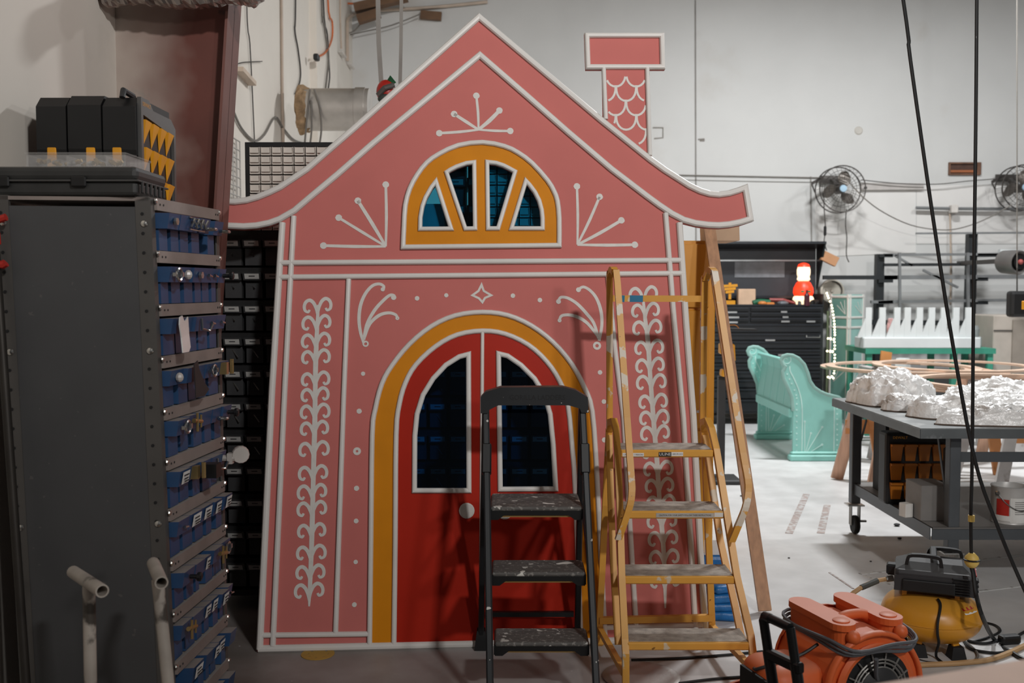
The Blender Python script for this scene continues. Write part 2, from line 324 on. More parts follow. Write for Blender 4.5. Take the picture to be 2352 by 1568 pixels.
# ------------------------------------------------------------------ pink house front (a painted flat leaning back on the bin rack)
hL, hR = PF(590, 1497), PF(1628, 1472)
hu = (hR - hL).normalized(); LEAN = radians(9); side = V((-hu.y, hu.x, 0))        # side points away from the camera
hv = (V((0, 0, 1)) * cos(LEAN) + side * sin(LEAN)).normalized(); hw = hu.cross(hv)
HMm = Matrix((hu, hv, hw)).transposed().to_4x4(); HMm.translation = hL
house = thing('house_front', 'pink painted storybook house front with orange arch and red double doors', 'stage prop', M=HMm)
def hp(px, py): p = PP(px, py, hL, hw) - hL; return (p.dot(hu), p.dot(hv))
def hps(l): return [hp(*p) for p in l]
def HFR(u, v, w_): return hL + hu * u + hv * v + hw * w_
K = 4.6 / F      # metres for one photo pixel on the front
outl = [(1100, 32), (1385, 272), (1383, 160), (1345, 160), (1342, 77), (1525, 77), (1527, 160), (1490, 160), (1497, 362), (1530, 386), (1560, 405), (1585, 421), (1610, 433), (1630, 439), (1650, 441), (1672, 438), (1692, 432), (1716, 423), (1730, 508), (1700, 518), (1675, 523), (1650, 525), (1625, 524), (1600, 521), (1567, 513), (1580, 740), (1598, 960), (1617, 1298), (1628, 1472), (590, 1497), (645, 511), (620, 520), (590, 526), (560, 528), (515, 526), (462, 513), (474, 441), (495, 450), (515, 456), (540, 457), (565, 454), (590, 447), (615, 437), (640, 425), (700, 385), (810, 290)]
def s3(l, ox, oy, k): return [(ox + x * k, oy + y * k) for x, y in l]
fanp = [s3(l, 700, 180, .2934) for l in (
    [(1033, 775), (1168, 1195), (887, 1197), (889, 1090), (905, 1000), (930, 930), (975, 850)],
    [(1090, 732), (1130, 705), (1180, 680), (1260, 652), (1342, 642), (1350, 1193), (1245, 1195)],
    [(1411, 640), (1500, 650), (1560, 670), (1610, 695), (1665, 725), (1525, 1193), (1418, 1193)],
    [(1722, 775), (1770, 825), (1815, 885), (1850, 955), (1870, 1030), (1877, 1100), (1877, 1193), (1595, 1193)])]
fanp = [cr(l[:0] + l, 1, True) for l in fanp]
fanp = [[(p[0], p[1]) for p in l] for l in fanp]
dw = [[(946, 1132), (947, 1000), (952, 950), (966, 905), (990, 866), (1020, 834), (1052, 814), (1082, 806), (1083, 1132)],
      [(1143, 1129), (1139, 805), (1168, 812), (1200, 834), (1232, 866), (1256, 905), (1269, 950), (1276, 1020), (1282, 1128)]]
def inset(poly, d):   # shrink a 2d polygon
    P = [V((p[0], p[1])) for p in poly]; m_ = len(P)
    ar = sum(P[i].x * P[(i + 1) % m_].y - P[(i + 1) % m_].x * P[i].y for i in range(m_)); sg = 1 if ar > 0 else -1; out = []
    for i in range(m_):
        a = (P[i] - P[i - 1]).normalized(); b = (P[(i + 1) % m_] - P[i]).normalized()
        na, nb = V((-a.y, a.x)) * sg, V((-b.y, b.x)) * sg; n_ = (na + nb); n_ = n_ / max(.3, n_.length_squared / 2) if n_.length > 1e-4 else na
        q = P[i] + n_ * d; out.append((q.x, q.y))
    return out
TW = 14 * K
wins = [hps(l) for l in fanp + dw]
holes = [inset(l, 10 * K) for l in wins]
m = MB(); m.plate(hps(outl), holes, -.018, 0, HFR); part('panel', m, 'pink', house)
# braces on the back of the flat
for a, b in (((668, 1440), (690, 560)), ((1570, 1430), (1545, 560)), ((660, 590), (1540, 585)), ((905, 560), (905, 380)), ((1300, 560), (1300, 300))):
    ua, ub = hp(*a), hp(*b); m = MB(); m.beam(HFR(ua[0], ua[1], -.033), HFR(ub[0], ub[1], -.033), .06, .03, hw); part('brace', m, 'wood', house)
# orange arch, red leaves, orange fanlight board
archO = [(849, 1481), (852, 1240), (855, 1000), (862, 940), (877, 882), (900, 840), (940, 791), (990, 750), (1045, 725), (1107, 717), (1165, 724), (1220, 748), (1270, 786), (1312, 835), (1342, 890), (1360, 945), (1370, 1078), (1376, 1199), (1390, 1474)]
archI = [(905, 1479), (908, 1240), (910, 1000), (917, 930), (931, 880), (955, 838), (1000, 796), (1050, 769), (1108, 760), (1160, 767), (1213, 792), (1255, 830), (1285, 875), (1304, 930), (1314, 1030), (1321, 1127), (1334, 1475)]
def smooth2(l, n=3): return [(p.x, p.y) for p in cr([V((x, y, 0)) for x, y in l], n)]
arcO, arcI = hps(smooth2(archO)), hps(smooth2(archI))
m = MB(); m.plate(arcO + arcI[::-1], (), 0, .004, HFR); part('arch_panel', m, 'orange_paint', house)
mid_t, mid_b = hp(1108, 760), hp(1104, 1481)
kk = min(range(len(arcI)), key=lambda i: abs(arcI[i][0] - mid_t[0]))
leafL = [hp(905, 1479)] + arcI[1:kk + 1] + [mid_t, mid_b]; leafR = [mid_b, mid_t] + arcI[kk + 1:]
doors = []
for lf, hi, wi in ((leafL, 4, 4), (leafR, 5, 5)):
    m = MB(); m.plate(lf, (holes[hi],), 0, .006, HFR); d = part('door_leaf', m, 'red_paint', house); doors.append(d)
    m = MB(); m.sweep(inset(wins[wi], 6 * K), 12 * K, .016, HFR, .005, True); part('window_frame', m, 'white_trim', d)
    m = MB(); m.plate(inset(wins[wi], 9 * K), (), -.012, -.009, HFR); part('pane', m, tint('blue_glass', '86c9ea'), d, 'clear blue-tinted pane')
for d, (x, y) in zip(doors, ((1072, 1172), (1159, 1174))):
    u, v = hp(x, y); m = MB(); m.lathe([(18 * K, .006), (18 * K, .016), (15 * K, .019), (.0, .02)], HFR(u, v, 0), hw, 18); part('knob', m, 'white_paint', d)
fanO = [(926, 568), (928, 520), (931, 473), (941, 435), (958, 403), (980, 375), (1008, 355), (1052, 335), (1108, 328), (1158, 337), (1190, 352), (1222, 376), (1257, 415), (1272, 440), (1280, 463), (1284, 503), (1284, 564)]
fo = hps(smooth2(fanO, 2)); m = MB(); m.plate(fo, holes[:4], 0, .005, HFR); fan_b = part('fanlight_board', m, 'orange_paint', house)
for i in range(4):
    m = MB(); m.sweep(inset(wins[i], 5 * K), 10.5 * K, .016, HFR, .004, True); part('window_frame', m, 'white_trim', fan_b)
    m = MB(); m.plate(inset(wins[i], 8 * K), (), -.012, -.009, HFR); part('pane', m, tint('teal_glass', '86d0e2'), fan_b)
m = MB(); m.sweep(fo, 12 * K, .018, HFR, .003, True); part('trim', m, 'white_trim', house)
# white half-round mouldings
roofin = [(1730, 508), (1700, 517), (1675, 522), (1650, 524), (1625, 523), (1595, 519), (1567, 511), (1540, 497), (1510, 477), (1480, 455), (1400, 394), (1300, 309), (1200, 221), (1102, 136), (980, 237), (860, 336), (780, 406), (720, 456), (680, 490), (645, 510), (620, 519), (590, 525), (560, 527), (515, 525), (462, 512)]
roofout = [(462, 512), (474, 441), (495, 450), (515, 456), (540, 457), (565, 454), (590, 447), (615, 437), (640, 425), (700, 385), (810, 290), (1100, 32), (1385, 272), (1497, 362), (1530, 386), (1560, 405), (1585, 421), (1610, 433), (1630, 439), (1650, 441), (1672, 438), (1692, 432), (1716, 423), (1730, 508)]
band = hps(roofout + roofin[1:-1]); T = 15 * K
m = MB(); m.sweep(inset(band, 7 * K), T, .02, HFR, 0, True); part('roof_trim', m, 'white_trim', house)
for l, wd in (([(649, 512), (625, 900), (597, 1490)], 15), ([(675, 497), (654, 900), (627, 1482)], 13), ([(1560, 512), (1575, 740), (1592, 960), (1610, 1298), (1621, 1468)], 15), ([(1528, 490), (1548, 740), (1569, 960), (1589, 1298), (1598, 1470)], 13),
              ([(801, 641), (790, 900), (771, 1452)], 12), ([(1396, 634), (1412, 801), (1432, 960), (1450, 1263), (1461, 1440)], 12), ([(644, 604), (1567, 598)], 13), ([(642, 637), (1571, 628)], 13), ([(598, 1458), (846, 1455)], 12), ([(1390, 1440), (1622, 1434)], 12), ([(594, 1489), (1624, 1466)], 16)):
    m = MB(); m.sweep(hps(l), wd * K, .02 if wd != 12 else .0175, HFR); part('trim', m, 'white_trim', house)
m = MB(); m.sweep(arcO, 12 * K, .019, HFR); part('arch_trim', m, 'white_trim', house)
m = MB(); m.sweep(arcI, 12 * K, .018, HFR, .001); part('arch_trim', m, 'white_trim', house)
m = MB(); m.sweep([mid_t, mid_b], 9 * K, .016, HFR, .002); part('door_astragal', m, 'white_trim', house)
m = MB(); m.sweep(inset(hps([(1342, 77), (1525, 77), (1527, 160), (1345, 160)]), 6 * K), 12.5 * K, .02, HFR, 0, True); part('chimney_trim', m, 'white_trim', house)
for l in ([(1386, 158), (1391, 275)], [(1486, 158), (1492, 358)]):
    m = MB(); m.sweep(hps(l), 11 * K, .0195, HFR); part('chimney_trim', m, 'white_trim', house)
# brush-painted ornament
def brush(pts, wd, n=5, par=house, name='brush_stroke'):
    q = smooth2(pts, n); L = len(q)
    ws = [wd * K] * L if not isinstance(wd, (list, tuple)) else [K * (wd[min(int(i / (L - 1) * (len(wd) - 1)), len(wd) - 2)] * (1 - (i / (L - 1) * (len(wd) - 1)) % 1 if i < L - 1 else 0) + wd[min(int(i / (L - 1) * (len(wd) - 1)) + 1, len(wd) - 1)] * ((i / (L - 1) * (len(wd) - 1)) % 1 if i < L - 1 else 1)) for i in range(L)]
    return hps(q), ws
def disc(mb, x, y, r, w1=.0018, n=14, squash=1):
    u, v = hp(x, y); mb.plate([(u + cos(2 * pi * k / n) * r * K * (1 + .06 * sin(3 * k + x)), v + sin(2 * pi * k / n) * r * K * squash) for k in range(n)], (), .0003, w1, HFR)
def ring(mb, x, y, r, wd):
    u, v = hp(x, y); mb.sweep([(u + cos(2 * pi * k / 14) * r * K, v + sin(2 * pi * k / 14) * r * K) for k in range(14)], wd * K, .0019, HFR, .0003, True, RIB)
for cen, ends in (((1099, 298), ((1094, 220, 6), (1043, 262, 7.5), (1147, 254, 9), (1009, 306, 6.5), (1172, 301, 6))), ((886, 566), ((886, 424, 6.5), (822, 461, 8), (778, 500, 6.5), (743, 564, 7))), ((1326, 562), ((1325, 428, 6), (1377, 452, 6.5), (1427, 506, 7.5), (1458, 562, 7)))):
    m = MB()
    for i, (x, y, wd) in enumerate(ends):
        mx_, my = (cen[0] + x) / 2 + 1.5, (cen[1] + y) / 2 + 1
        q, ws = brush([cen, (mx_, my), (x, y)], [wd * .8, wd * 1.15, wd], 3); m.sweep(q, ws, .0014 + .0001 * i, HFR, .0003, False, RIB); disc(m, x, y, 8)
    part('painted_spray', m, 'white_paint', house)
A = lambda l: s3(l, 600, 480, .2679); B = lambda l: s3(l, 1080, 480, .2678)
for strokes, rings in (((A([(880, 1150), (852, 1060), (838, 950), (850, 830), (890, 730), (950, 660), (1010, 642), (1050, 662), (1045, 690)]), A([(880, 1120), (905, 990), (970, 870), (1040, 790), (1100, 740), (1138, 742), (1135, 765)]), A([(885, 1100), (930, 985), (1010, 912), (1090, 890), (1150, 905), (1168, 935)])), (A([(895, 1155)])[0] + (5.5, 4), A([(1135, 757)])[0] + (3.5, 6), A([(1167, 935)])[0] + (3, 3.4), A([(1042, 688)])[0] + (2.6, 5))),
                       ((B([(1105, 1130), (1128, 1000), (1122, 880), (1085, 770), (1030, 700), (970, 668), (928, 690)]), B([(1100, 1110), (1060, 980), (1000, 900), (920, 815), (840, 765), (778, 757), (755, 790)]), B([(1095, 1090), (1010, 985), (930, 930), (850, 908), (785, 915), (765, 950)])), (B([(1087, 1172)])[0] + (7, 6), B([(928, 692)])[0] + (3, 6), B([(757, 793)])[0] + (3, 6), B([(766, 955)])[0] + (2.6, 4.4)))):
    m = MB()
    for i, st in enumerate(strokes): q, ws = brush(st, [7, 8.5, 7.5, 6.5], 4); m.sweep(q, ws, .0014 + .0002 * i, HFR, .0003, False, RIB)
    for x, y, r, wd in rings: ring(m, x, y, r, wd)
    part('painted_sprig', m, 'white_paint', house)
for x, y, r in ((958, 685, 5.5), (1025, 678, 5), (1178, 679, 5.5), (1240, 689, 5.5), (834, 858, 5), (825, 944, 6), (819, 1121, 6), (818, 1196, 5.5), (817, 1290, 5), (814, 1388, 5.5), (1378, 855, 5.5), (1387, 922, 5.5), (1388, 1010, 6), (1392, 1100, 5.5)):
    m = MB(); disc(m, x, y, r); part('painted_dot', m, 'white_paint', house)
m = MB(); ring(m, 820, 1036, 6, 6.5); part('painted_dot', m, 'white_paint', house)
st = [(1106, 654), (1111, 668), (1128, 678), (1114, 684), (1108, 694), (1100, 685), (1085, 678), (1099, 668)]
m = MB(); m.sweep(hps(st), 5.5 * K, .0016, HFR, .0003, True, RIB); part('painted_star', m, 'white_paint', house)
# climbing vines
curl = [(0, 36), (3, 18), (9, 4), (19, -4), (29, 0), (34, 11), (32, 23), (24, 27), (20, 21)]
for stem, tops, k in (([(731, 700), (728, 760), (725, 830), (724, 900), (723, 970), (721, 1040), (719, 1120), (717, 1200), (715, 1270), (712, 1343), (710, 1392)], (689, 728, 769, 807, 858, 894, 932, 971, 1018, 1073, 1116, 1155, 1206, 1256, 1301, 1343), (1, 1)),
                      ([(1477, 685), (1482, 735), (1488, 782), (1493, 860), (1502, 978), (1509, 1060), (1514, 1138), (1519, 1200), (1524, 1263), (1527, 1335), (1528, 1396)], (662, 700, 739, 785, 826, 864, 909, 946, 981, 1022, 1063, 1102, 1141, 1182, 1223, 1266, 1320), (1, .95))):
    m = MB(); q, ws = brush(stem, [6, 10, 12, 11, 12, 12, 11, 12, 11, 10, 4], 4); m.sweep(q, ws, .0014, HFR, .0003, False, RIB)
    sx_ = lambda y: next((a[0] + (b[0] - a[0]) * (y - a[1]) / (b[1] - a[1]) for a, b in zip(stem, stem[1:]) if a[1] <= y <= b[1]), stem[0][0] if y < stem[0][1] else stem[-1][0])
    for i, y in enumerate(tops):
        for sg in (-1, 1):
            r = random.uniform(.84, .95); yy = y + (4 if sg < 0 else 0); x = sx_(yy + 34) + sg
            pts = [(x + sg * a * r, yy + b * r) for a, b in curl]
            q, ws = brush(pts, [4, 8, 8.8, 8.2, 7.6, 6.5, 5.5], 3); m.sweep(q, ws, .0015 + .0003 * (sg > 0) + .0002 * (i % 2), HFR, .0003, False, RIB)
    part('painted_vine', m, 'white_paint', house)
# fish-scale paint on the chimney
m = MB(); zi = 0
for r_ in range(6):
    y0 = 181 + r_ * 33
    for c_ in range(-1, 4):
        xc = 1391 + 23 + c_ * 47 - (23 if r_ % 2 else 0); pts = []
        for k_ in range(13):
            a = pi * k_ / 12; x, y = xc - cos(a) * 23, y0 - 18 + sin(a) ** .75 * 36 if 0 < k_ < 12 else y0 - 18
            lo, hi = 1392 + (y - 160) * .03, 1480 + (y - 160) * .05
            if lo <= x <= hi and y < 272 + (x - 1387) * .81 - 6 and y > 164: pts.append((x, y))
            else:
                if len(pts) > 2: m.sweep(hps(pts), 5.5 * K, .0013 + .0001 * zi, HFR, .0003, False, RIB); zi = (zi + 1) % 5
                pts = []
        if len(pts) > 2: m.sweep(hps(pts), 5.5 * K, .0013 + .0001 * zi, HFR, .0003, False, RIB); zi = (zi + 1) % 5
part('painted_scales', m, 'white_paint', house)
# ------------------------------------------------------------------ black folding step ladder
def Q(*l): return [PY(*p) for p in l]
mat('ladder_black', '2a2c2e', .45, .1, var=.15, spots=[('c9c7c2', 28, .70, 2, .01)])
mat('tread_black', '5c5956', .7, var=.4, scale=10, stretch=(1, 22, 22), spots=[('8a8681', 60, .56, 2, .1), ('c9c6c0', 18, .66, 3, .01), ('e0ddd6', 9, .69, 2, .01)])
mat('strip_yellow', 'd9b06a', .5)
a = PF(1225, 1600); sl = thing('step_ladder', 'black folding step ladder with three treads in front of the red doors', 'ladder', (a.x, 4.0, 0))
def zr(h): return 3.76 + h * .418                                  # front rails lean back
for xt, xb in ((-.113, -.083), (.299, .330)):
    m = MB(); m.beam((xb, zr(0), .02), (xt, zr(1.18), 1.18), .028, .045, (0, 1, 0), .006); r = part('front_rail', m, 'ladder_black', sl)
    m = MB(); h0 = .93; x = xb + (xt - xb) * h0 / 1.18; m.beam((x, zr(h0 - .06), h0 - .06), (x, zr(h0 + .06), h0 + .06), .04, .055, (0, 1, 0), .006); part('sleeve', m, 'black_plastic', r)
    m = MB(); m.box((xb, zr(0), .02), (.045, .07, .04), None, .01); part('foot', m, 'rubber', r)
for (x0_, x1_) in ((-.115, PF(1104, 1500).x), (.30, PF(1328, 1500).x)):
    m = MB(); m.beam((x0_, 4.27, 1.16), (x1_, 4.475, .05), .026, .045, (0, 1, 0), .005); r = part('rear_leg', m, 'black_metal', sl)
    m = MB(); m.hexa([V((x1_ + sx * .03, 4.48 + sy * .035, 0)) for sx, sy in ((-1, -1), (1, -1), (1, 1), (-1, 1))], [V((x1_ + sx * .018, 4.475 + sy * .026, .09)) for sx, sy in ((-1, -1), (1, -1), (1, 1), (-1, 1))]); part('foot', m, 'rubber', r)
m = MB(); m.beam((-.12, 4.45, .17), (.28, 4.45, .17), .022, .022); part('cross_bar', m, 'black_metal', sl)
for sgn, x in ((-1, -.108), (1, .312)):
    m = MB(); m.beam((x + .0, zr(.52) + .03, .52), (x, 4.36, .70), .012, .02); part('spreader', m, 'black_metal', sl)
hp_ = [PY(1060 + x * .2423, 860 + y * .2423, 4.24) for x, y in ((185, 355), (185, 205), (230, 155), (370, 112), (960, 108), (1080, 140), (1190, 205), (1200, 350), (1130, 350), (1115, 310), (1010, 280), (350, 280), (270, 320), (250, 355))]
m = MB(); m.plate([(p.x, p.z) for p in hp_], (), -.025, .05, lambda u, v, w_: V((u, 4.245 - w_, v))); hd = part('top_handle', m, 'ladder_black', sl)
c = PY(1234, 913, 4.194); text('GORILLA LADDERS', .03, c, (1, 0, 0), (0, 0, 1), mat('emboss', '161617', .6), hd, w_=.235)
for h, dep, xl, xr in ((.25, .17, -.068, .302), (.5, .19, -.08, .296), (.745, .275, -.088, .290)):
    z0 = zr(h) + .0; m = MB(); xc = (xl + xr) / 2
    m.box((xc, z0 + dep / 2, h - .009), (xr - xl, dep, .018), None, .007, 2); st_ = part('tread', m, 'tread_black', sl)
    m = MB(); m.plate([(xl, h - .014), (xl, h - .055), (xl + .03, h - .055), (xl + .055, h - .036), (xr - .055, h - .036), (xr - .03, h - .055), (xr, h - .055), (xr, h - .014)], (), -.012, .012, lambda u, v, w_: V((u, z0 + .014 - w_, v))); part('apron', m, 'black_plastic', st_)
    m = MB(); m.box((xc, z0 + .03, h - .04), (xr - xl - .09, .03, .012)); part('yellow_strip', m, 'strip_yellow', st_, 'yellow strip under the tread')
    for x in (xl, xr):
        m = MB(); m.box((x, z0 + dep / 2, h - .03), (.008, dep, .04)); part('tread_bracket', m, 'black_metal', st_)
# ------------------------------------------------------------------ yellow warehouse ladder
mat('ladder_yellow', 'e0a548', .42, var=.08, scale=5, spots=[('d5c4a8', 9, .64, 4, .02), ('8a5f22', 30, .72, 2, .02)])
mat('rail_yellow', 'd59a3e', .42, var=.08, scale=5, spots=[('d3c7b5', 10, .57, 4, .02), ('33291c', 34, .74, 2, .01)])
mat('grit', 'a0978d', .9, var=.3, scale=25, bump=.3, bscale=200, spots=[('aca59c', 12, .66, 3, .05)])
yl = thing('rolling_ladder', 'yellow steel warehouse ladder with four treads and paint-splashed handrails', 'ladder', (.68, 4.1, 0))
LX = (1, 0, 0)
fsL = Q((1400, 985, 4.42), (1402, 970, 4.38), (1410, 967, 4.33), (1415, 985, 4.30), (1418, 1035, 4.25), (1424, 1175, 4.14), (1428, 1325, 4.03), (1435, 1468, 3.935), (1437, 1500, 3.905), (1437, 1568, 3.90)) + [V((PY(1438, 1600, 3.9).x, 3.9, .01))]
fsR = Q((1616, 985, 4.42), (1616, 970, 4.38), (1625, 966, 4.33), (1634, 985, 4.30), (1645, 1032, 4.25), (1668, 1175, 4.14), (1692, 1324, 4.03), (1724, 1460, 3.935), (1729, 1500, 3.905), (1730, 1568, 3.90)) + [V((PY(1731, 1600, 3.9).x, 3.9, .01))]
for l in (fsL, fsR): m = MB(); m.strap(l, .027, .03, LX); part('front_stringer', m, 'ladder_yellow', yl)
for l in (Q((1399, 1000, 4.42), (1404, 1180, 4.28), (1409, 1300, 4.19), (1420, 1480, 4.06)), Q((1619, 1000, 4.42), (1654, 1240, 4.25), (1690, 1400, 4.13), (1708, 1490, 4.06))):
    b = l[-1].copy(); b.z = .02; b.y -= .06; m = MB(); m.strap(l, .027, .026, LX); part('rear_stringer', m, 'ladder_yellow', yl)
for l in (Q((1399, 985, 4.43), (1377, 1430, 4.52)), Q((1617, 985, 4.43), (1635, 1430, 4.52))):
    b = l[-1].copy(); b.z = .012; m = MB(); m.strap(l + [b], .028, .028, LX); part('rear_leg', m, 'ladder_yellow', yl)
    m = MB(); m.box((b.x, b.y, .025), (.05, .05, .05), None, .012); part('foot_pad', m, 'ladder_yellow', yl)
for l in (Q((1378, 1445, 4.5), (1434, 1545, 3.92)), Q((1637, 1440, 4.5), (1727, 1535, 3.92))): m = MB(); m.strap(l, .024, .024, LX); part('base_rail', m, 'ladder_yellow', yl)
for l in (Q((1377, 1424, 4.51), (1636, 1418, 4.51)),): m = MB(); m.beam(l[0], l[1], .024, .03); part('cross_bar', m, 'ladder_yellow', yl)
for l in (Q((1398, 1160, 4.44), (1379, 1440, 4.52)),): pass
hoopL = Q((1400, 985, 4.42), (1400, 660, 4.42), (1402, 630, 4.405), (1407, 619, 4.38), (1412, 625, 4.345), (1418, 650, 4.33), (1440, 960, 4.17), (1450, 1100, 4.085), (1451, 1130, 4.065), (1447, 1160, 4.05), (1432, 1205, 4.04), (1420, 1238, 4.04))
hoopR = Q((1614, 970, 4.42), (1617, 670, 4.42), (1621, 640, 4.405), (1630, 621, 4.38), (1639, 625, 4.345), (1645, 650, 4.33), (1680, 880, 4.2), (1706, 1040, 4.12), (1717, 1100, 4.085), (1718, 1130, 4.07), (1712, 1165, 4.05), (1696, 1205, 4.04), (1680, 1243, 4.04))
for l in (hoopL, hoopR): m = MB(); m.strap(cr(l, 3), .027, .027, LX); part('handrail', m, 'rail_yellow', yl)
a, b = Q((1400, 685, 4.42), (1617, 686, 4.42)); m = MB(); m.beam(a, b, .022, .028); cb_ = part('guard_bar', m, 'rail_yellow', yl)
for x0_, x1_ in ((1424, 1434), (1446, 1476)):
    a, b = Q((x0_, 685.5, 4.42), (x1_, 686, 4.42)); m = MB(); m.beam(a, b, .024, .0295); part('blue_tape', m, mat('tape_blue', '1d6f93', .6), cb_)
aprons = []
for (lx, ly, lz), (rx, ry, rz), dep in (((1424, 1036, 4.25), (1640, 1031, 4.25), .19), ((1430, 1176, 4.14), (1663, 1172, 4.14), .19), ((1434, 1326, 4.03), (1690, 1322, 4.03), .18), ((1441, 1479, 3.92), (1725, 1473, 3.92), .17)):
    a, b = PY(lx, ly, lz - .012), PY(rx, ry, rz - .012); h = (a.z + b.z) / 2; m = MB(); xm = (a.x + b.x) / 2; wd = b.x - a.x
    m.box((xm, a.y + dep / 2, h - .016), (wd, dep, .032), None, .005); tr = part('tread', m, 'ladder_yellow', yl)
    m = MB(); m.box((xm, a.y + dep / 2 + .004, h + .001), (wd - .016, dep - .02, .003)); part('grit_pad', m, 'grit', tr); aprons.append((xm, a.y, h, wd, tr))
def sticker(xa, xb, ya, yb, y, par, m_, txt=None, tm='ink', size=.01, tw=None):
    a, b = PY(xa, ya, y - .001), PY(xb, yb, y - .001); m = MB(); m.box(((a.x + b.x) / 2, y - .0006, (a.z + b.z) / 2), (b.x - a.x, .001, a.z - b.z)); s_ = part('sticker', m, m_, par)
    if txt: text(txt, size, ((a.x + b.x) / 2, y - .0018, (a.z + b.z) / 2), (1, 0, 0), (0, 0, 1), tm, par, w_=tw or (b.x - a.x) * .9)
t1 = aprons[0]; sticker(1513, 1542, 1038, 1048, t1[1], t1[4], 'ink', 'ULINE', 'paper', .017); sticker(1542, 1569, 1038, 1047, t1[1], t1[4], 'paper', '1-800-295-5510', 'ink', .008); sticker(1430, 1479, 1040, 1048, t1[1], t1[4], 'paper', 'CAPACITY 1 PERSON', 'ink', .008)
t2 = aprons[1]; sticker(1507, 1640, 1178, 1188, t2[1], t2[4], mat('silver_sticker', 'b9b6b0', .5), 'CAUTION: FOR YOUR SAFETY FOLLOW THESE INSTRUCTIONS', 'ink', .009); sticker(1641, 1661, 1177, 1187, t2[1], t2[4], 'paper')
# ------------------------------------------------------------------ grey bin cabinet on the left with blue bins
nT, nB = PY(341, 453, 3.3), PY(392, 1568, 3.3); fT, fB = PY(499, 490, 3.85), PY(520, 1500, 3.85); lT, lB = PY(-18, 458, 3.24), PY(46, 1568, 3.24)
def eL(t, b, h): return b + (t - b) * ((h - b.z) / (t.z - b.z))
def CB(a, b, h):   # a along the bin face, b along the grey side, h height
    n, f_, l = eL(nT, nB, h), eL(fT, fB, h), eL(lT, lB, h); p = n + (f_ - n) * a + (l - n) * b; p.z = h; return p
def cbox(mb, a0, a1, b0, b1, h0, h1): return mb.hexa([CB(a0, b0, h0), CB(a1, b0, h0), CB(a1, b1, h0), CB(a0, b1, h0)], [CB(a0, b0, h1), CB(a1, b0, h1), CB(a1, b1, h1), CB(a0, b1, h1)])
HT = 1.945; cab = thing('bin_cabinet', 'grey steel bin cabinet with perforated corner posts full of blue bins', 'cabinet', tuple(CB(.5, .5, 0)))
mat('cab_grey', '4a4a4b', .55, .2, var=.08, scale=4, spots=[('5a5857', 40, .72, 2, .02)]); mat('cab_post', '55524f', .5, .3, var=.1); mat('shelf_dusty', '8b807a', .6, .2, var=.12, scale=9, dust=('a8a29a', .8))
m = MB(); cbox(m, .004, .02, .05, .97, .05, HT - .03); part('side_panel', m, 'cab_grey', cab)
m = MB(); cbox(m, .96, .98, .02, .97, .05, HT - .03); part('side_panel', m, 'cab_grey', cab)
m = MB(); cbox(m, .02, .98, .95, .97, .05, HT - .03); part('back_panel', m, 'cab_grey', cab)
for nm, ra, rb in (('corner_post', (0, .022), (0, .09)), ('corner_post', (0, .022), (.9, 1)), ('corner_post', (.978, 1), (0, .06)), ('corner_post', (.978, 1), (.94, 1))):
    m = MB(); cbox(m, ra[0], ra[1], rb[0], rb[1], 0, HT + .004); p = part(nm, m, 'cab_post', cab)
    if ra[0] == 0:
        for k in range(29):   # punched holes
            h = .1 + k * .064; c = CB(-.002, (rb[0] + rb[1]) / 2 + .0, h); m = MB(); m.lathe([(.0055, 0), (.0055, .0015)], c, (0, -1, 0), 8); part('punched_hole', m, 'rubber', p)
        for h in (.3, .86, 1.44, 1.86):
            c = CB(-.002, (rb[0] + rb[1]) / 2 - .01, h); m = MB(); m.lathe([(.012, 0), (.01, .004), (.004, .0065), (0, .007)], c, (0, -1, 0), 10); part('screw_head', m, 'screw', p, smooth=40)
# narrow post flange on the bin face
for a0, a1 in ((-.0, .05), (.955, 1.0)):
    m = MB(); cbox(m, a0, a1, -.012, .0, 0, HT + .002); p = part('post_flange', m, 'cab_post', cab)
ys = (453, 572, 694, 813, 933, 1049, 1167, 1284, 1404, 1528); hs = [nT.z - (y - 453) * (nT.z - nB.z) / (1568 - 453) for y in ys]; sp = hs[0] - hs[1]
hs += [hs[-1] - sp * k for k in (1, 2)]
fn = (CB(0, 0, 1) - CB(0, 1, 1)).normalized(); fa = (CB(1, 0, 1) - CB(0, 0, 1)); fl = fa.length; fa.normalize(); fo_ = fa.cross(V((0, 0, 1))).normalized()   # outward from the bin face
if fo_.dot(fn) < 0: fo_ = -fo_
for i, h in enumerate(hs):
    m = MB(); cbox(m, .024, .976, -.01, .95, h - .012, h - .002) if i else cbox(m, 0, 1, 0, 1, h - .012, h); s_ = part('shelf_board' if i else 'top_board', m, 'shelf_dusty', cab)
    m = MB(); cbox(m, .045, .965, -.03, -.012, h - .04, h); part('shelf_lip', m, 'shelf_dusty', s_)
    for a in (.03, .97):
        c = CB(a, -.03, h - .01); m = MB(); m.lathe([(.009, 0), (.007, .004), (0, .006)], c, fo_, 8); part('screw_head', m, 'screw', s_)
    if i < 10:
        for a in (.085, .13, .905, .94):
            c = CB(a, -.031, h - .02); m = MB(); m.lathe([(.004, 0), (.004, .001)], c, fo_, 6); part('slot', m, 'rubber', s_)
mat('bin_blue', '26466c', .42, var=.14, scale=7, dust=('9a938c', .85), spots=[('3a3e5e', 5, .56, 4, .2)])
mat('brass', 'b59b6a', .35, .8); mat('clearish', 'b9b2ac', .3, spec=.8)
BINS = {}
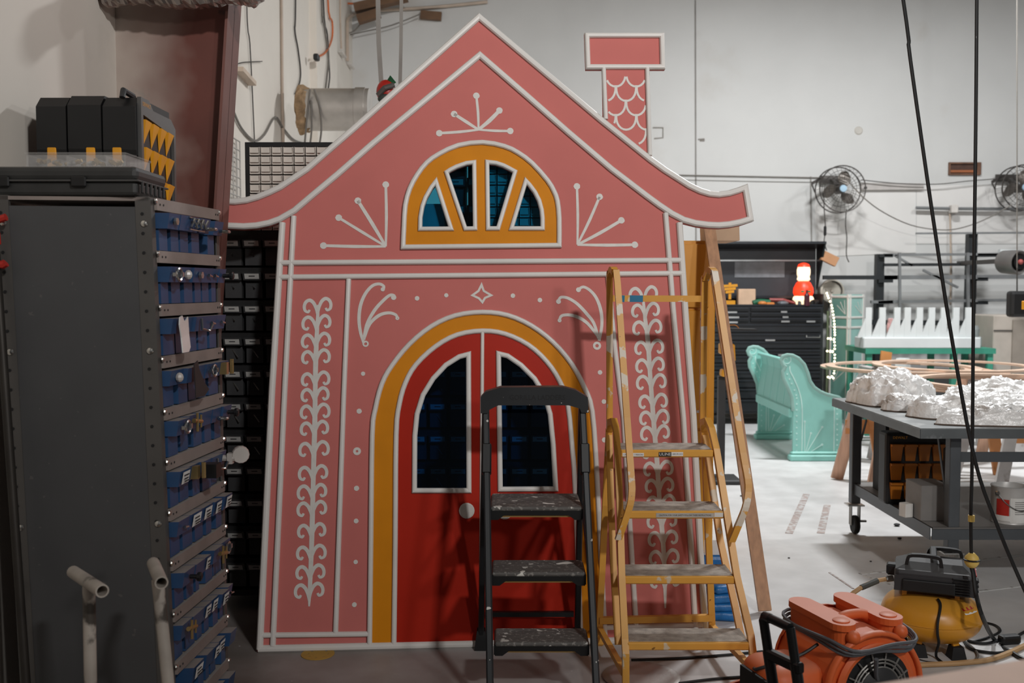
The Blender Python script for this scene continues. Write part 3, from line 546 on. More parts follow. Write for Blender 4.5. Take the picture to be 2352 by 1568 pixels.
def samp(kind, o, nrm, ax, par):   # hardware sample fixed on a bin front
    up = V((0, 0, 1)); m = MB(); c = o
    if kind == 'nut': m.lathe([(.013, 0), (.013, .01)], c, nrm, 6); m.lathe([(.006, .0101), (.006, .0105)], c, nrm, 8)
    elif kind == 'ring': m.tube([c + nrm * .012 + (ax * cos(t) + up * sin(t)) * .02 for t in [2 * pi * k / 14 for k in range(14)]], .005, 6, closed=True); m.box(c + nrm * .008 + ax * .024, (.016, .016, .016)); m.box(c + nrm * .008 - ax * .024, (.012, .014, .012))
    elif kind == 'bracket':
        for k in range(7): m.tube([c + nrm * .012 + ax * (.02 * k - .06) + up * (.02 if k % 2 else -.012), c + nrm * .02 + ax * (.02 * k - .04) + up * (-.014 if k % 2 else .018)], .004, 5)
        m.tube([c + nrm * .01 - ax * .065 + up * .022, c + nrm * .01 + ax * .06 + up * .012], .003, 5); m.tube([c + nrm * .01 - ax * .065 - up * .02, c + nrm * .01 + ax * .065 - up * .022], .003, 5)
    elif kind == 'clamp': m.tube([c + nrm * (.02 + .016 * cos(t)) + ax * (.02 * sin(t)) - up * .012 for t in [2 * pi * k / 12 for k in range(12)]], .006, 6, closed=True); m.beam(c - up * .008, c + nrm * .03 - up * .01, .012, .008)
    elif kind == 'screw': m.tube([c + nrm * .006 - ax * .012, c + nrm * .008 + ax * .014 - up * .004], .0035, 6); m.lathe([(.006, 0), (.006, .004)], c + nrm * .005 - ax * .012, ax, 8)
    elif kind == 'plate': m.plate([(-.05, .035), (-.045, .06), (-.02, .065), (.0, .045), (.02, .05), (.04, .06), (.048, .0), (.045, -.045), (.02, -.06), (-.04, -.06), (-.035, -.01)], (), 0, .004, lambda u, v, w_: c + ax * u * .8 + up * (v - .03) + nrm * (.012 + w_ + .12 * max(0, -v)))
    elif kind == 'ucl': m.tube([c - ax * .03 + up * .02 + nrm * .01, c - ax * .03 - up * .018 + nrm * .012, c + ax * .02 - up * .026 + nrm * .02, c + ax * .025 + up * .0 + nrm * .03], .005, 6)
    elif kind == 'hook':
        m.box(c + nrm * .022 - ax * .05, (.004, .004, .004)); m.beam(c + nrm * .03 - ax * .03 + up * .02, c + nrm * .03 - ax * .03 - up * .03, .05, .05, nrm)
    elif kind == 'caster': m.lathe([(.03, 0), (.033, .008), (.033, .03), (.02, .034)], c + nrm * .07 + up * .012, ax - nrm * .4, 14); m.tube([c, c + nrm * .05], .012, 8); m.beam(c + nrm * .03 - up * .02, c + nrm * .03 + up * .02, .02, .03)
    elif kind == 'valve': m.tube([c + nrm * .015 - ax * .03 + up * .01, c + nrm * .018 + ax * .03 + up * .0], .008, 8); m.tube([c + nrm * .02 - ax * .01 + up * .035, c + nrm * .02 - ax * .012 - up * .03], .005, 6); m.tube([c + nrm * .02 + ax * .022 + up * .025, c + nrm * .02 + ax * .02 - up * .02], .004, 6)
    elif kind == 'strip': m.plate([(-.03, .05), (.0, .06), (.01, .03), (.05, -.02), (.09, -.05), (.05, -.07), (-.02, -.07)], (), 0, .003, lambda u, v, w_: c + ax * u + up * (v - .01) + nrm * (.012 + w_ + .04 * u))
    elif kind == 'knob': m.tube([c, c + nrm * .03], .008, 8); m.lathe([(.016, 0), (.016, .01), (.008, .014)], c + nrm * .028, nrm, 10)
    elif kind == 'blob': m.ball(c + nrm * .006, .014, 8, 6, (1, 1, 1.2))
    elif kind == 'hinge': m.box(c + nrm * .004, (.03, .03, .045)); m.tube([c + nrm * .035 - up * .02 + ax * .0, c + nrm * .035 + up * .035], .008, 6)
    return part('hardware_sample', m, {'plate': 'mirror', 'blob': 'clearish', 'strip': 'dark_plastic', 'valve': 'brass', 'hinge': 'brass', 'hook': 'black_metal', 'caster': 'clearish', 'knob': 'black_metal'}.get(kind, 'steel'), par)
mat('mirror', 'eef2f1', .3, .35)
widths = (((.05, .21, 1), (.21, .36, 1), (.36, .52, 1), (.52, .68, 1), (.68, .80, 0), (.80, .975, 1)), ((.05, .2, 1), (.2, .37, 1), (.37, .54, 1), (.54, .68, 1), (.68, .83, 1), (.83, .975, 1)), ((.05, .26, 1), (.26, .42, 1), (.42, .6, 1), (.6, .79, 1), (.79, .975, 1)), ((.05, .24, 1), (.24, .42, 1), (.42, .58, 1), (.58, .74, 1), (.74, .975, 1)),
          ((.05, .24, 1), (.27, .43, 1), (.46, .64, 1), (.64, .8, 1), (.8, .975, 1)), ((.05, .22, 1), (.22, .4, 1), (.4, .56, 1), (.56, .76, 1), (.76, .9, 1)), ((.05, .24, 1), (.24, .44, 1), (.44, .62, 1), (.62, .76, 1), (.8, .975, 1)), ((.05, .24, 1), (.24, .4, 1), (.4, .5, 1), (.58, .75, 1), (.75, .97, 1)), ((.05, .22, 1), (.22, .42, 1), (.42, .55, 1), (.55, .68, 1), (.68, .82, 1), (.84, .975, 1)), ((.18, .36, 1), (.4, .54, 1), (.54, .64, 1), (.64, .78, 1), (.82, .98, 1)), ((.05, .22, 1), (.22, .4, 1), (.45, .6, 1), (.6, .78, 1), (.8, .97, 1)))
deco = {(0, 0): 'nut', (0, 2): 'bracket', (0, 3): 'clamp', (0, 5): 'clamp', (1, 0): 'ring', (1, 1): 'blob', (1, 2): 'nut', (1, 3): 'screw', (1, 4): 'screw', (1, 5): 'knob', (2, 0): 'plate', (2, 2): 'ucl', (2, 3): 'screw', (2, 4): 'screw', (3, 0): 'blob', (3, 1): 'strip', (3, 3): 'ring', (3, 4): 'hinge', (4, 0): 'ring', (4, 1): 'valve', (4, 3): 'clamp', (4, 4): 'knob', (5, 0): 'L', (5, 1): 'hinge', (5, 2): 'hook', (5, 3): 'ucl', (5, 4): 'caster', (6, 0): 'screw', (6, 1): 'L', (6, 2): 'L', (6, 3): 'L', (6, 4): 'L', (7, 0): 'knob', (7, 2): 'L', (7, 3): 'valve', (7, 4): 'ring', (8, 0): 'valve', (8, 2): 'L', (8, 3): 'L', (8, 4): 'L', (8, 5): 'screw', (9, 0): 'L', (9, 2): 'L', (9, 3): 'L'}
nice = {'nut': 'a hex nut', 'bracket': 'a twisted wire bracket', 'clamp': 'a chrome clamp', 'ring': 'a ring clamp', 'blob': 'a clear plug', 'screw': 'a small screw', 'knob': 'a dark knob', 'plate': 'a shiny bent plate', 'ucl': 'a wire hook', 'strip': 'a dark webbing strip', 'hinge': 'a brass hinge', 'valve': 'a brass fitting', 'hook': 'a black square hook', 'caster': 'a white caster', 'L': 'a white paper label'}
for r_, row in enumerate(widths):
    h1 = hs[r_] - .045; h0 = hs[r_ + 1] + .002; hb = h0 + (sp - .05) * 1.0
    for c_, (a0, a1, on) in enumerate(row):
        if not on: continue
        a0 = max(a0, .056) + .004; a1 = min(a1, .95) - .004; jit = random.uniform(0, .05); g = .018; hm = hb - .052
        pos = ORD[c_] + ' from the near post'; dk = deco.get((r_, c_)); rw = 'top' if r_ == 0 else ORD[r_]
        lab = 'blue plastic bin' + (' with ' + nice[dk] if dk else ' with a bare front') + ', ' + rw + ' row, ' + pos
        t = thing('parts_bin', lab, 'bin', tuple(CB((a0 + a1) / 2, .3, h0)), 'blue bins in the grey cabinet')
        f0 = -.0 - jit * .4; lipb = -.07 - jit * .8
        m = MB(); cbox(m, a0 + g, a1 - g, f0, .85, h0, hm + .002); part('bin_body', m, 'bin_blue', t)
        m = MB(); m.hexa([CB(a0, lipb + .02, hm), CB(a1, lipb + .02, hm), CB(a1, .86, hm), CB(a0, .86, hm)], [CB(a0, lipb, hb), CB(a1, lipb, hb), CB(a1, .86, hb), CB(a0, .86, hb)]); lip = part('bin_lip', m, 'bin_blue', t)
        c = CB((a0 + a1) / 2, lipb + .008, (hm + hb) / 2)
        if dk == 'L':
            wd = fl * (a1 - a0) * .34; m = MB(); m.add([c + fa * sx * wd + V((0, 0, sz * .021)) + fo_ * (.004 + .004 * sz) for sx, sz in ((-1, -1), (1, -1), (1, 1), (-1, 1))], [(0, 1, 2, 3)]); lb = part('paper_label', m, 'paper', lip)
            m = MB(); [m.beam(c + fa * -wd * .7 + V((0, 0, zz)) + fo_ * .0085, c + fa * wd * (.3 + .4 * random.random()) + V((0, 0, zz)) + fo_ * .0085, .001, .004, (0, 0, 1)) for zz in (.009, -.002, -.011)]; part('print', m, 'ink', lip)
        elif dk: samp(dk, c + fo_ * .003, fo_, fa, lip)
# ------------------------------------------------------------------ cases on top of the grey cabinet
CT = HT + .004
mat('case_black', '2c2c2b', .55, var=.2, scale=12, dust=('5a5651', .5)); mat('case_grey', '4b4a49', .35, spec=.7)
t = thing('tool_case', 'flat black moulded tool case lying on the grey cabinet', 'case', (-1.49, 3.4, CT))
m = MB(); m.box((-1.485, 3.405, CT + .024), (.52, .27, .048), None, .012, 2); part('case_base', m, 'case_black', t)
m = MB(); m.box((-1.485, 3.405, CT + .072), (.53, .28, .046), None, .016, 2); l = part('case_lid', m, 'case_black', t)
m = MB(); m.box((-1.485, 3.405, CT + .0485), (.54, .29, .006), None, .002); part('case_rim', m, mat('rim_grey', '4a4948', .5), t)
for x in (-1.66, -1.41): m = MB(); m.box((x, 3.262, CT + .045), (.05, .012, .035), None, .004); part('latch', m, 'black_plastic', t)
for k in range(6): m = MB(); m.box((-1.2165, 3.3 + k * .04, CT + .03), (.008, .014, .04), None, .003); part('rib', m, 'case_black', t)
def haze(name, col, a):
    m_ = mat(name, col, .25); nt = m_.node_tree; N = nt.nodes; b = N['Principled BSDF']; tr = N.new('ShaderNodeBsdfTransparent'); ms = N.new('ShaderNodeMixShader'); ms.inputs[0].default_value = a
    nt.links.new(tr.outputs[0], ms.inputs[1]); nt.links.new(b.outputs[0], ms.inputs[2]); nt.links.new(ms.outputs[0], N['Material Output'].inputs[0]); return m_
haze('clear_plastic', 'd8d6d3', .2); haze('clear_drawer', 'e0d8ce', .97)
ct2 = CT + .096; t = thing('organizer_box', 'clear plastic organizer box of pipe fittings on the flat black case', 'box', (-1.44, 3.42, ct2))
x0_, x1_, y0_, y1_ = -1.60, -1.275, 3.31, 3.53
m = MB(); m.box(((x0_ + x1_) / 2, (y0_ + y1_) / 2, ct2 + .003), (x1_ - x0_, y1_ - y0_, .004)); [m.box(((x0_ + x1_) / 2, y, ct2 + .022), (x1_ - x0_, .003, .04)) for y in (y0_, y1_)]; [m.box((x, (y0_ + y1_) / 2, ct2 + .022), (.003, y1_ - y0_, .04)) for x in (x0_, x1_)]; part('tray', m, 'clear_plastic', t)
m = MB(); m.box(((x0_ + x1_) / 2, (y0_ + y1_) / 2, ct2 + .045), (x1_ - x0_ + .012, y1_ - y0_ + .012, .008), None, .003); part('lid', m, 'clear_plastic', t)
for k in range(1, 5): m = MB(); m.box((x0_ + k * .065, (y0_ + y1_) / 2, ct2 + .022), (.002, y1_ - y0_ - .01, .036)); part('divider', m, 'clear_plastic', t)
for k in range(16):
    x = x0_ + .015 + k * .0195; y = y0_ + .02 + random.random() * .04; z = ct2 + .014 + .012 * random.random(); d = V((random.uniform(-1, 1), random.uniform(-.6, .6), random.uniform(-.3, .5))).normalized() * .012
    m = MB(); m.tube([V((x, y, z)) - d, V((x, y, z)) + d], [.0075, .006], 8); m.lathe([(.009, -.003), (.009, .003)], (x, y, z), d, 6); part('fitting', m, 'brass' if k % 3 else 'steel', t)
ex = (-1.683, -1.572, -1.448, -1.326); oy0, oy1 = 3.56, 3.90; oh = 2.325
nm3 = ('leftmost of three standing upright', 'middle one of three standing upright', 'with yellow cups behind its lid, rightmost of three')
for i in range(3):
    a, b = ex[i] + .003, ex[i + 1] - .003; t = thing('tool_organizer', 'black tool organizer with yellow latch, ' + nm3[i], 'organizer', ((a + b) / 2, 3.73, CT), 'black organizers standing on the grey cabinet')
    xm = (a + b) / 2; wd = b - a; H_ = oh - CT + (.006 if i == 1 else 0)
    m = MB(); m.box((xm, (oy0 + oy1) / 2, CT + H_ * .3), (wd * .92, oy1 - oy0 - .02, H_ * .6 - .002), None, .008, 2); part('case_base', m, 'black_plastic', t)
    m = MB(); prof = [(oy0, CT + H_ * .42), (oy0 - .008, CT + H_ * .5), (oy0 - .008, CT + H_ * .9), (oy0 + .03, CT + H_), (oy1, CT + H_), (oy1, CT + H_ * .42)]
    m.plate(prof, (), a, b, lambda u, v, w_: V((w_, u, v))); part('case_shell', m, 'black_plastic', t)
    m = MB(); m.box((xm + (.0, .02, -.01)[i], oy0 - .006, CT + .155), (.032, .012, .08), None, .003); part('latch', m, 'yellow_plastic', t, 'yellow latch')
    m = MB(); m.box((xm, oy0 + .005, CT + H_ * .44), (wd, .02, .008)); part('rib', m, 'dark_plastic', t)
    if i == 2:
        fr = lambda u, v, w_: V((b + w_, u, v)); o_ = [(oy0 + .01, CT + .01), (oy1 + .03, CT + .01), (oy1 + .03, CT + H_ - .06), (oy1 - .02, CT + H_ - .03), (oy0 + .13, CT + H_ - .03), (oy0 + .09, CT + H_), (oy0 + .01, CT + H_)]
        i_ = [(oy0 + .03, CT + .03), (oy1 + .01, CT + .03), (oy1 + .01, CT + H_ - .09), (oy0 + .03, CT + H_ - .06)]
        m = MB(); m.plate(o_, (i_,), 0, .014, fr); ld = part('lid_frame', m, 'case_grey', t); m = MB(); m.plate(i_, (), .001, .003, fr); part('lid_back', m, 'black_plastic', t)
        for r_ in range(3):
            for c_ in range(4):
                y = oy0 + .038 + c_ * .079; z = CT + H_ - .075 - r_ * .098 - .008 * c_ * .4; m = MB()
                m.add([(b + .004, y, z), (b + .004, y + .062, z - .004), (b + .004, y + .012, z - .092), (b + .02, y + .002, z), (b + .02, y + .06, z - .004)], [(0, 1, 2), (0, 3, 4, 1), (3, 2, 4), (0, 2, 3), (1, 4, 2)]); part('yellow_cup', m, 'yellow_plastic', ld)
        m = MB(); m.tube([(xm + .01, oy0 + .0, oh - .005), (xm + .01, oy0 + .01, oh + .022), (xm + .01, oy0 + .1, oh + .018), (xm + .01, oy0 + .12, oh - .005)], .011, 8); part('handle', m, 'dark_plastic', t)
        text('DEWALT', .02, (b + .0146, oy0 + .065, CT + H_ - .022), (0, 1, 0), (0, 0, 1), 'yellow_plastic', ld)
# ------------------------------------------------------------------ pipe clamp and pipe-handled cart in front of the cabinet
t = thing('pipe_clamp', 'red pipe clamp on a long dark pipe leaning on the cabinet side', 'clamp', tuple(PY(60, 1568, 3.1)))
a, b = PY(6, 560, 3.16), PY(78, 1568, 3.05); b2 = b + (b - a) * .55; b2.z = max(b2.z, .01); m = MB(); m.tube([a, b + (b - a) * ((b.z - .005) / (a.z - b.z))], .014, 10); WM[t.name] = Matrix.Translation(b); part('pipe', m, mat('dark_pipe', '3a3632', .5, .5, var=.2), t, smooth=40)
for l, r in (([(-16, 488), (8, 490), (22, 484), (31, 481)], .012), ([(6, 545), (4, 520), (2, 515)], .018), ([(5, 575), (6, 590), (25, 592), (30, 588)], .014)):
    m = MB(); m.tube(Q(*[(x, y, 3.15) for x, y in l]), r, 8); part('clamp_jaw', m, 'red_plastic', t, smooth=40)
m = MB(); m.tube([PY(4 + .006 * k + 3 * sin(k * 1.2), 545 + k * .6, 3.15 + .004 * cos(k * 1.2)) for k in range(42)], .003, 5); part('spring', m, 'dull_steel', t)
mat('worn_white_pipe', 'b3aaa0', .5, .1, var=.2, scale=7, spots=[('4a443e', 6, .58, 5, .05)])
t = thing('pipe_cart', 'low cart with two worn white pipe handles ending in open T tops', 'cart', (-1.05, 2.75, 0))
for (xa, ya, za), (xb, yb, zb), (ux, uy), (bx, by) in (((168, 1313, 2.92), (235, 1357, 2.7), (204, 1345), (208, 1568)), ((352, 1293, 2.95), (371, 1338, 2.74), (362, 1330), (386, 1568))):
    a, b = PY(xa, ya, za), PY(xb, yb, zb); d = (b - a).normalized(); x_, y_ = basis(d)
    m = MB(); n = 14; vs = []
    for p, r in ((a, .0185), (b, .0185), (b, .0145), (a + d * .02, .0145)): vs += [p + (x_ * cos(2 * pi * k / n) + y_ * sin(2 * pi * k / n)) * r for k in range(n)]
    fs = [(j * n + k, j * n + (k + 1) % n, (j + 1) * n + (k + 1) % n, (j + 1) * n + k) for j in range(3) for k in range(n)] + [tuple(range(n))[::-1]]
    m.add(vs, fs); hp0 = part('t_handle', m, 'worn_white_pipe', t, smooth=40)
    m = MB(); m.lathe([(.0143, 0), (.0143, .001)], a + d * .022, d, 12); part('bore', m, 'rubber', hp0)
    zz = za * .45 + zb * .55; u0, u1 = PY(ux, uy, zz), PY(bx, by, zz - .02); dn = (u1 - u0); u2 = u0 + dn * ((u0.z - .14) / -dn.z); m = MB(); m.tube([u0, u2], .0175, 12); part('upright', m, 'worn_white_pipe', t, smooth=40)
m = MB(); m.box((-1.05, 2.78, .12), (.36, .5, .04), None, .006); part('deck', m, 'wood', t)
for x in (-1.18, -.92):
    for y in (2.6, 2.95): m = MB(); m.lathe([(.05, -.015), (.05, .015)], (x, y, .05), (1, 0, 0), 14); part('wheel', m, 'rubber', t)
# ------------------------------------------------------------------ black bin rack behind the house front
mat('rack_black', '141415', .6, var=.15); mat('bin_dark', '39393a', .5, var=.12); mat('label_grey', 'b9b7b3', .7)
RY = 5.02; r0 = thing('parts_rack', 'black steel rack of dark bins behind the pink house front', 'rack', (-.5, 5.2, 0))
RX0, RX1 = -1.573, .5; rows = [1.884 - .164 * k for k in range(11)]
for x in (RX0, RX1):
    for y in (RY + .02, RY + .4): m = MB(); m.box((x, y, .96), (.03, .03, 1.92)); part('post', m, 'rack_black', r0)
for k in range(12):
    z = 1.91 - .164 * k; m = MB(); m.box(((RX0 + RX1) / 2, RY + .21, z), (RX1 - RX0, .42, .006)); s_ = part('shelf', m, 'rack_black', r0); m = MB(); m.box(((RX0 + RX1) / 2, RY - .004, z - .012), (RX1 - RX0, .012, .03)); part('shelf_lip', m, 'rack_black', s_)
m = MB(); m.box(((RX0 + RX1) / 2, RY + .425, 1.03), (RX1 - RX0, .006, 2.06)); part('back_panel', m, 'rack_black', r0)
# one bin with its parts, then copies
def mk_bin(cx, z):
    t = thing('shelf_bin', 'x', 'bin', (cx, RY, z - .125), 'dark bins on the black rack')
    m = MB(); m.box((cx, RY + .15, z - .078), (.084, .28, .09)); part('bin_body', m, 'bin_dark', t)
    m = MB(); m.hexa([V((cx - .045, RY - .02, z - .034)), V((cx + .045, RY - .02, z - .034)), V((cx + .045, RY + .3, z - .034)), V((cx - .045, RY + .3, z - .034))], [V((cx - .046, RY - .035, z + .006)), V((cx + .046, RY - .035, z + .006)), V((cx + .046, RY + .3, z + .006)), V((cx - .046, RY + .3, z + .006))]); part('bin_lip', m, 'bin_dark', t)
    m = MB(); m.add([(cx - .036, RY - .0245, z - .027), (cx + .036, RY - .0245, z - .027), (cx + .036, RY - .0345, z - .001), (cx - .036, RY - .0345, z - .001)], [(0, 1, 2, 3)]); part('label_card', m, 'label_grey', t)
    m = MB(); m.box((cx + .0, RY - .0302, z - .013), (.03, .0012, .004)); part('print', m, 'ink', t)
    return t
cols = [-1.508 + .103 * i for i in range(20)]; first = None
for c_, x in enumerate(cols):
    for r_, z in enumerate(rows):
        vis = (c_ <= 4) or (9 <= c_ <= 12 and 4 <= r_ <= 8) or (14 <= c_ <= 17 and 4 <= r_ <= 8)
        if not vis or z < .15: continue
        rw = 'top' if r_ == 0 else ORD[r_]
        if c_ <= 4: lab = 'dark bin left of the pink house, ' + rw + ' row, ' + ORD[c_] + ' from the column'
        elif c_ <= 12: lab = 'dark bin seen through the left door pane, ' + rw + ' row, ' + ORD[c_ - 9] + ' across'
        else: lab = 'dark bin seen through the right door pane, ' + rw + ' row, ' + ORD[c_ - 14] + ' across'
        if first is None: first = mk_bin(x, z); first['label'] = lab; t = first; base_ = (x, z)
        else: t = dup(first, Matrix.Translation((x, RY, z - .125)), lab)
        if c_ in (1, 2) and r_ < 7 or c_ == 11:   # a sample screw taped on the front
            m = MB(); o = V((x + .0, RY + .008, z - .07)); d = V((.022, -.012, -.026)) if r_ >= 3 else V((.006, -.008, -.005)); m.tube([o - d, o + d], .0035, 6); m.lathe([(.007, 0), (.007, .004)], o - d, d, 8); part('sample_bolt', m, 'steel', t)
# ------------------------------------------------------------------ small-drawer cabinets and boxes on the rack
def drawer_cab(name, lab, x0, x1, y, z0, z1, cols_, rows_, fm='rack_black', dm='clear_drawer', dep=.16, grp=None):
    t = thing(name, lab, 'drawer unit', ((x0 + x1) / 2, y + dep / 2, z0), grp); fr = lambda u, v, w_: V((u, y + w_, v)); mg = .022
    cw, rh = (x1 - x0 - 2 * mg) / cols_, (z1 - z0 - 2 * mg) / rows_
    m = MB(); m.plate([(x0, z0), (x1, z0), (x1, z1), (x0, z1)], ([(x0 + mg, z0 + mg), (x1 - mg, z0 + mg), (x1 - mg, z1 - mg), (x0 + mg, z1 - mg)],), 0, dep, fr); m.box(((x0 + x1) / 2, y + dep, (z0 + z1) / 2), (x1 - x0, .006, z1 - z0)); part('case', m, fm, t)
    m = MB(); [m.box((x0 + mg + cw * k, y + .07, (z0 + z1) / 2), (.004, .12, z1 - z0 - 2 * mg)) for k in range(1, cols_)]; [m.box(((x0 + x1) / 2, y + .07, z0 + mg + rh * k), (x1 - x0 - 2 * mg, .12, .004)) for k in range(1, rows_)]; part('grid', m, fm, t)
    me = None
    for r_ in range(rows_):
        for c_ in range(cols_):
            xa, za = x0 + mg + cw * c_ + .003, z0 + mg + rh * r_ + .003; o = V((xa, y, za))
            if me is None:
                w2, h2 = cw - .006, rh - .006; m = MB(); m.hexa([V((0, -.004, 0)) + o, V((w2, -.004, 0)) + o, V((w2, .11, 0)) + o, V((0, .11, 0)) + o], [V((0, .004, h2)) + o, V((w2, .004, h2)) + o, V((w2, .11, h2)) + o, V((0, .11, h2)) + o]); m.box(o + V((w2 / 2, -.007, h2 * .3)), (w2 * .8, .012, h2 * .08)); [m.box(o + V((q_, -.004, h2 * .5)), (w2 * .06, .006, h2)) for q_ in (w2 * .03, w2 * .97)]; d0 = part('drawer', m, dm, t); me = d0.data; d0p = V((xa, 0, za))
            else:
                d = bpy.data.objects.new('drawer', me); COL.objects.link(d); d.parent = t; d.location = (xa - d0p.x, 0, za - d0p.z)
    return t
RT = 1.916
def hy(x, h): return hL.y - (hw.x * (x - hL.x) + hw.z * h) / hw.y          # how far back the leaning front is at x, h
drawer_cab('drawer_cabinet', 'black cabinet of small clear drawers above the left roof slope', -1.356, -.80, 5.1, RT, 2.386, 9, 9, grp='small-drawer cabinets')
drawer_cab('drawer_cabinet', 'black cabinet of small clear drawers behind the right fanlight panes', -.15, .22, hy(.0, 2.386) + .03, RT, 2.386, 6, 8, grp='small-drawer cabinets')
m = MB(); m.box((-.405, hy(-.4, 2.056) + .16, RT + .07), (.15, .2, .14), None, .003); single('storage_box', m, mat('box_pale', 'b9c4c4', .6), 'pale cardboard box behind the leftmost fanlight pane', 'box')
for r_ in range(3):
    for c_ in range(2): dup(first, Matrix.Translation((-.275 + c_ * .1, hy(-.25, 2.32) + .075, RT + .005 + r_ * .133)), 'dark bin behind the fanlight, ' + ('bottom', 'middle', 'top')[r_] + ' of the ' + ('left', 'right')[c_] + ' stack', 'dark bins stacked behind the fanlight')
# ------------------------------------------------------------------ left wall: conduit, cables, duct, wire grid
wo, wn = V((WX(4.66), 4.66, 0)), V((1, .027, 0)).normalized()
def PW(px, py, off=.012): return PP(px, py, wo + wn * off, wn)
mat('cable_grey', '6f6a64', .6); mat('cable_dark', '3f3b38', .6); mat('cable_orange', 'c4693a', .5); mat('conduit', 'b9a898', .5)
def cable(name, lab, pts, r, m_, cat='cable', n=4, wall=True, y=None):
    r *= .62
    P = [PW(p[0], p[1], .09 if p[0] > 715 else .014) if wall else PY(p[0], p[1], p[2] if len(p) > 2 else y) for p in pts]; m = MB(); m.tube(cr(P, n), r, 6); return single(name, m, m_, lab, cat, smooth=40)
cable('conduit', 'tan vertical conduit on the left wall behind the roof', [(640, -900), (648, 160), (651, 340)], .02, 'conduit', 'pipe')
cable('cable_run', 'thin dark cable hanging down the left wall nearest the steel column', [(560, -700), (566, -20), (574, 100), (580, 220), (585, 335)], .007, 'cable_dark')
cable('cable_run', 'short dark wire stub crossing the cable beside the steel column', [(540, 149), (560, 143), (602, 141)], .006, 'cable_dark')
cable('cable_run', 'kinked dark cable dangling loose to the right of the tan conduit', [(681, -700), (679, -20), (677, 65), (684, 110), (690, 160), (688, 190), (678, 216)], .012, 'cable_dark')
cable('cable_run', 'grey cable swagged low between clips behind the left roof slope', [(536, 255), (555, 295), (584, 323), (608, 308), (632, 269), (652, 296), (676, 322), (705, 330)], .014, 'cable_grey')
cable('cable_run', 'dark cable bundle running down to the round duct', [(730, -600), (738, -20), (745, 60), (754, 130), (752, 165), (746, 215)], .016, 'cable_grey')
cable('cable_run', 'second dark cable of the bundle, split off above the duct', [(736, -600), (742, -20), (752, 80), (756, 150), (757, 180), (752, 216)], .012, 'cable_dark')
cable('orange_cable', 'orange cord curling to a black plug on the left wall', [(746, -500), (752, -20), (763, 50), (762, 90), (748, 120), (728, 131)], .016, 'cable_orange', 'cord')
cable('orange_cable', 'orange cord looping across the top under the brown beams', [(770, 0, 12.3), (800, 8, 12.3), (830, 6, 12.3), (852, -2, 12.3)], .02, 'cable_orange', 'cord', wall=False)
a = PW(727, 132, .1); m = MB(); m.box(a, (.05, .08, .06), None, .01); single('plug', m, 'black_plastic', 'black plug at the end of the curling orange cord', 'plug')
m = MB(); a, b = PW(545, 158, .02), PW(576, 192, .02); m.beam(a, b, .03, .08, wn); single('wood_cleat', m, mat('pale_cleat', 'c5b3a2', .7), 'pale wooden cleat screwed slanting onto the left wall', 'cleat')
m = MB(); y1_, y2_ = 9.6, 10.9; m.hexa([(WX(y1_) - .01, y1_, 0), (WX(y1_) + .07, y1_, 0), (WX(y2_) + .07, y2_, 0), (WX(y2_) - .01, y2_, 0)], [(WX(y1_) - .01, y1_, 6), (WX(y1_) + .07, y1_, 6), (WX(y2_) + .07, y2_, 6), (WX(y2_) - .01, y2_, 6)]); part('pilaster', m, 'wall_left_m', wall_left)
t = thing('wire_grid', 'white wire grid panel hung on the left wall beside the column', 'wire panel', tuple(PW(545, 445)))
mat('wire_white', 'a9a5a0', .5)
gp = lambda u, v: WXp(5.95 + u * .75, 2.62 - v * .55)
def WXp(y, z): return V((WX(y) + .03, y, z))
for k in range(9): m = MB(); m.tube([gp(k / 8, 0), gp(k / 8, 1)], .005, 5); part('wire', m, 'wire_white', t)
for k in range(10): m = MB(); m.tube([gp(0, k / 9), gp(1, k / 9)], .005, 5); part('wire', m, 'wire_white', t)
# duct stub
t = thing('duct', 'dusty metal duct stub poking out of the left wall behind the roof', 'duct', (-1.5, 8.2, 2.9)); yD = 8.2; c0, c1 = PY(700, 252, yD), PY(850, 252, yD); mat('duct_metal', 'c3beb8', .32, .6, var=.15, dust=('a59a8c', .9))
m = MB(); m.lathe([(.17, 0), (.17, (c1.x - c0.x))], c0, (1, 0, 0), 28); part('pipe', m, 'duct_metal', t, smooth=40)
m = MB(); m.lathe([(.178, .42), (.178, .5)], c0, (1, 0, 0), 28); part('collar', m, 'duct_metal', t, smooth=40)
m = MB(); n = 26; vs = []
for i, (r, x) in enumerate(((.16, .05), (.18, .02), (.20, -.01), (.19, -.04), (.16, -.05))):
    vs += [c0 + V((x + .03 * noise.noise(V((k * .9, i, 0))), cos(2 * pi * k / n) * (r + .035 * noise.noise(V((k * .7, i * .8, 3)))), sin(2 * pi * k / n) * (r + .035 * noise.noise(V((k * .7, i * .8, 3)))))) for k in range(n)]
m.add(vs, [(i * n + k, i * n + (k + 1) % n, i * n + n + (k + 1) % n, i * n + n + k) for i in range(4) for k in range(n)]); part('foam_collar', m, mat('foam', '9a7f60', .9, var=.35, scale=20, bump=.5, bscale=60), t)
for l in ([(712, 205), (706, 260), (700, 330)], [(722, 205), (735, 250), (738, 300), (733, 335)], [(714, 230), (716, 290), (712, 335)]):
    m = MB(); m.tube(cr([PY(x, y, yD - .18) for x, y in l], 4), .008, 5); part('hanging_wire', m, 'cable_grey', t)
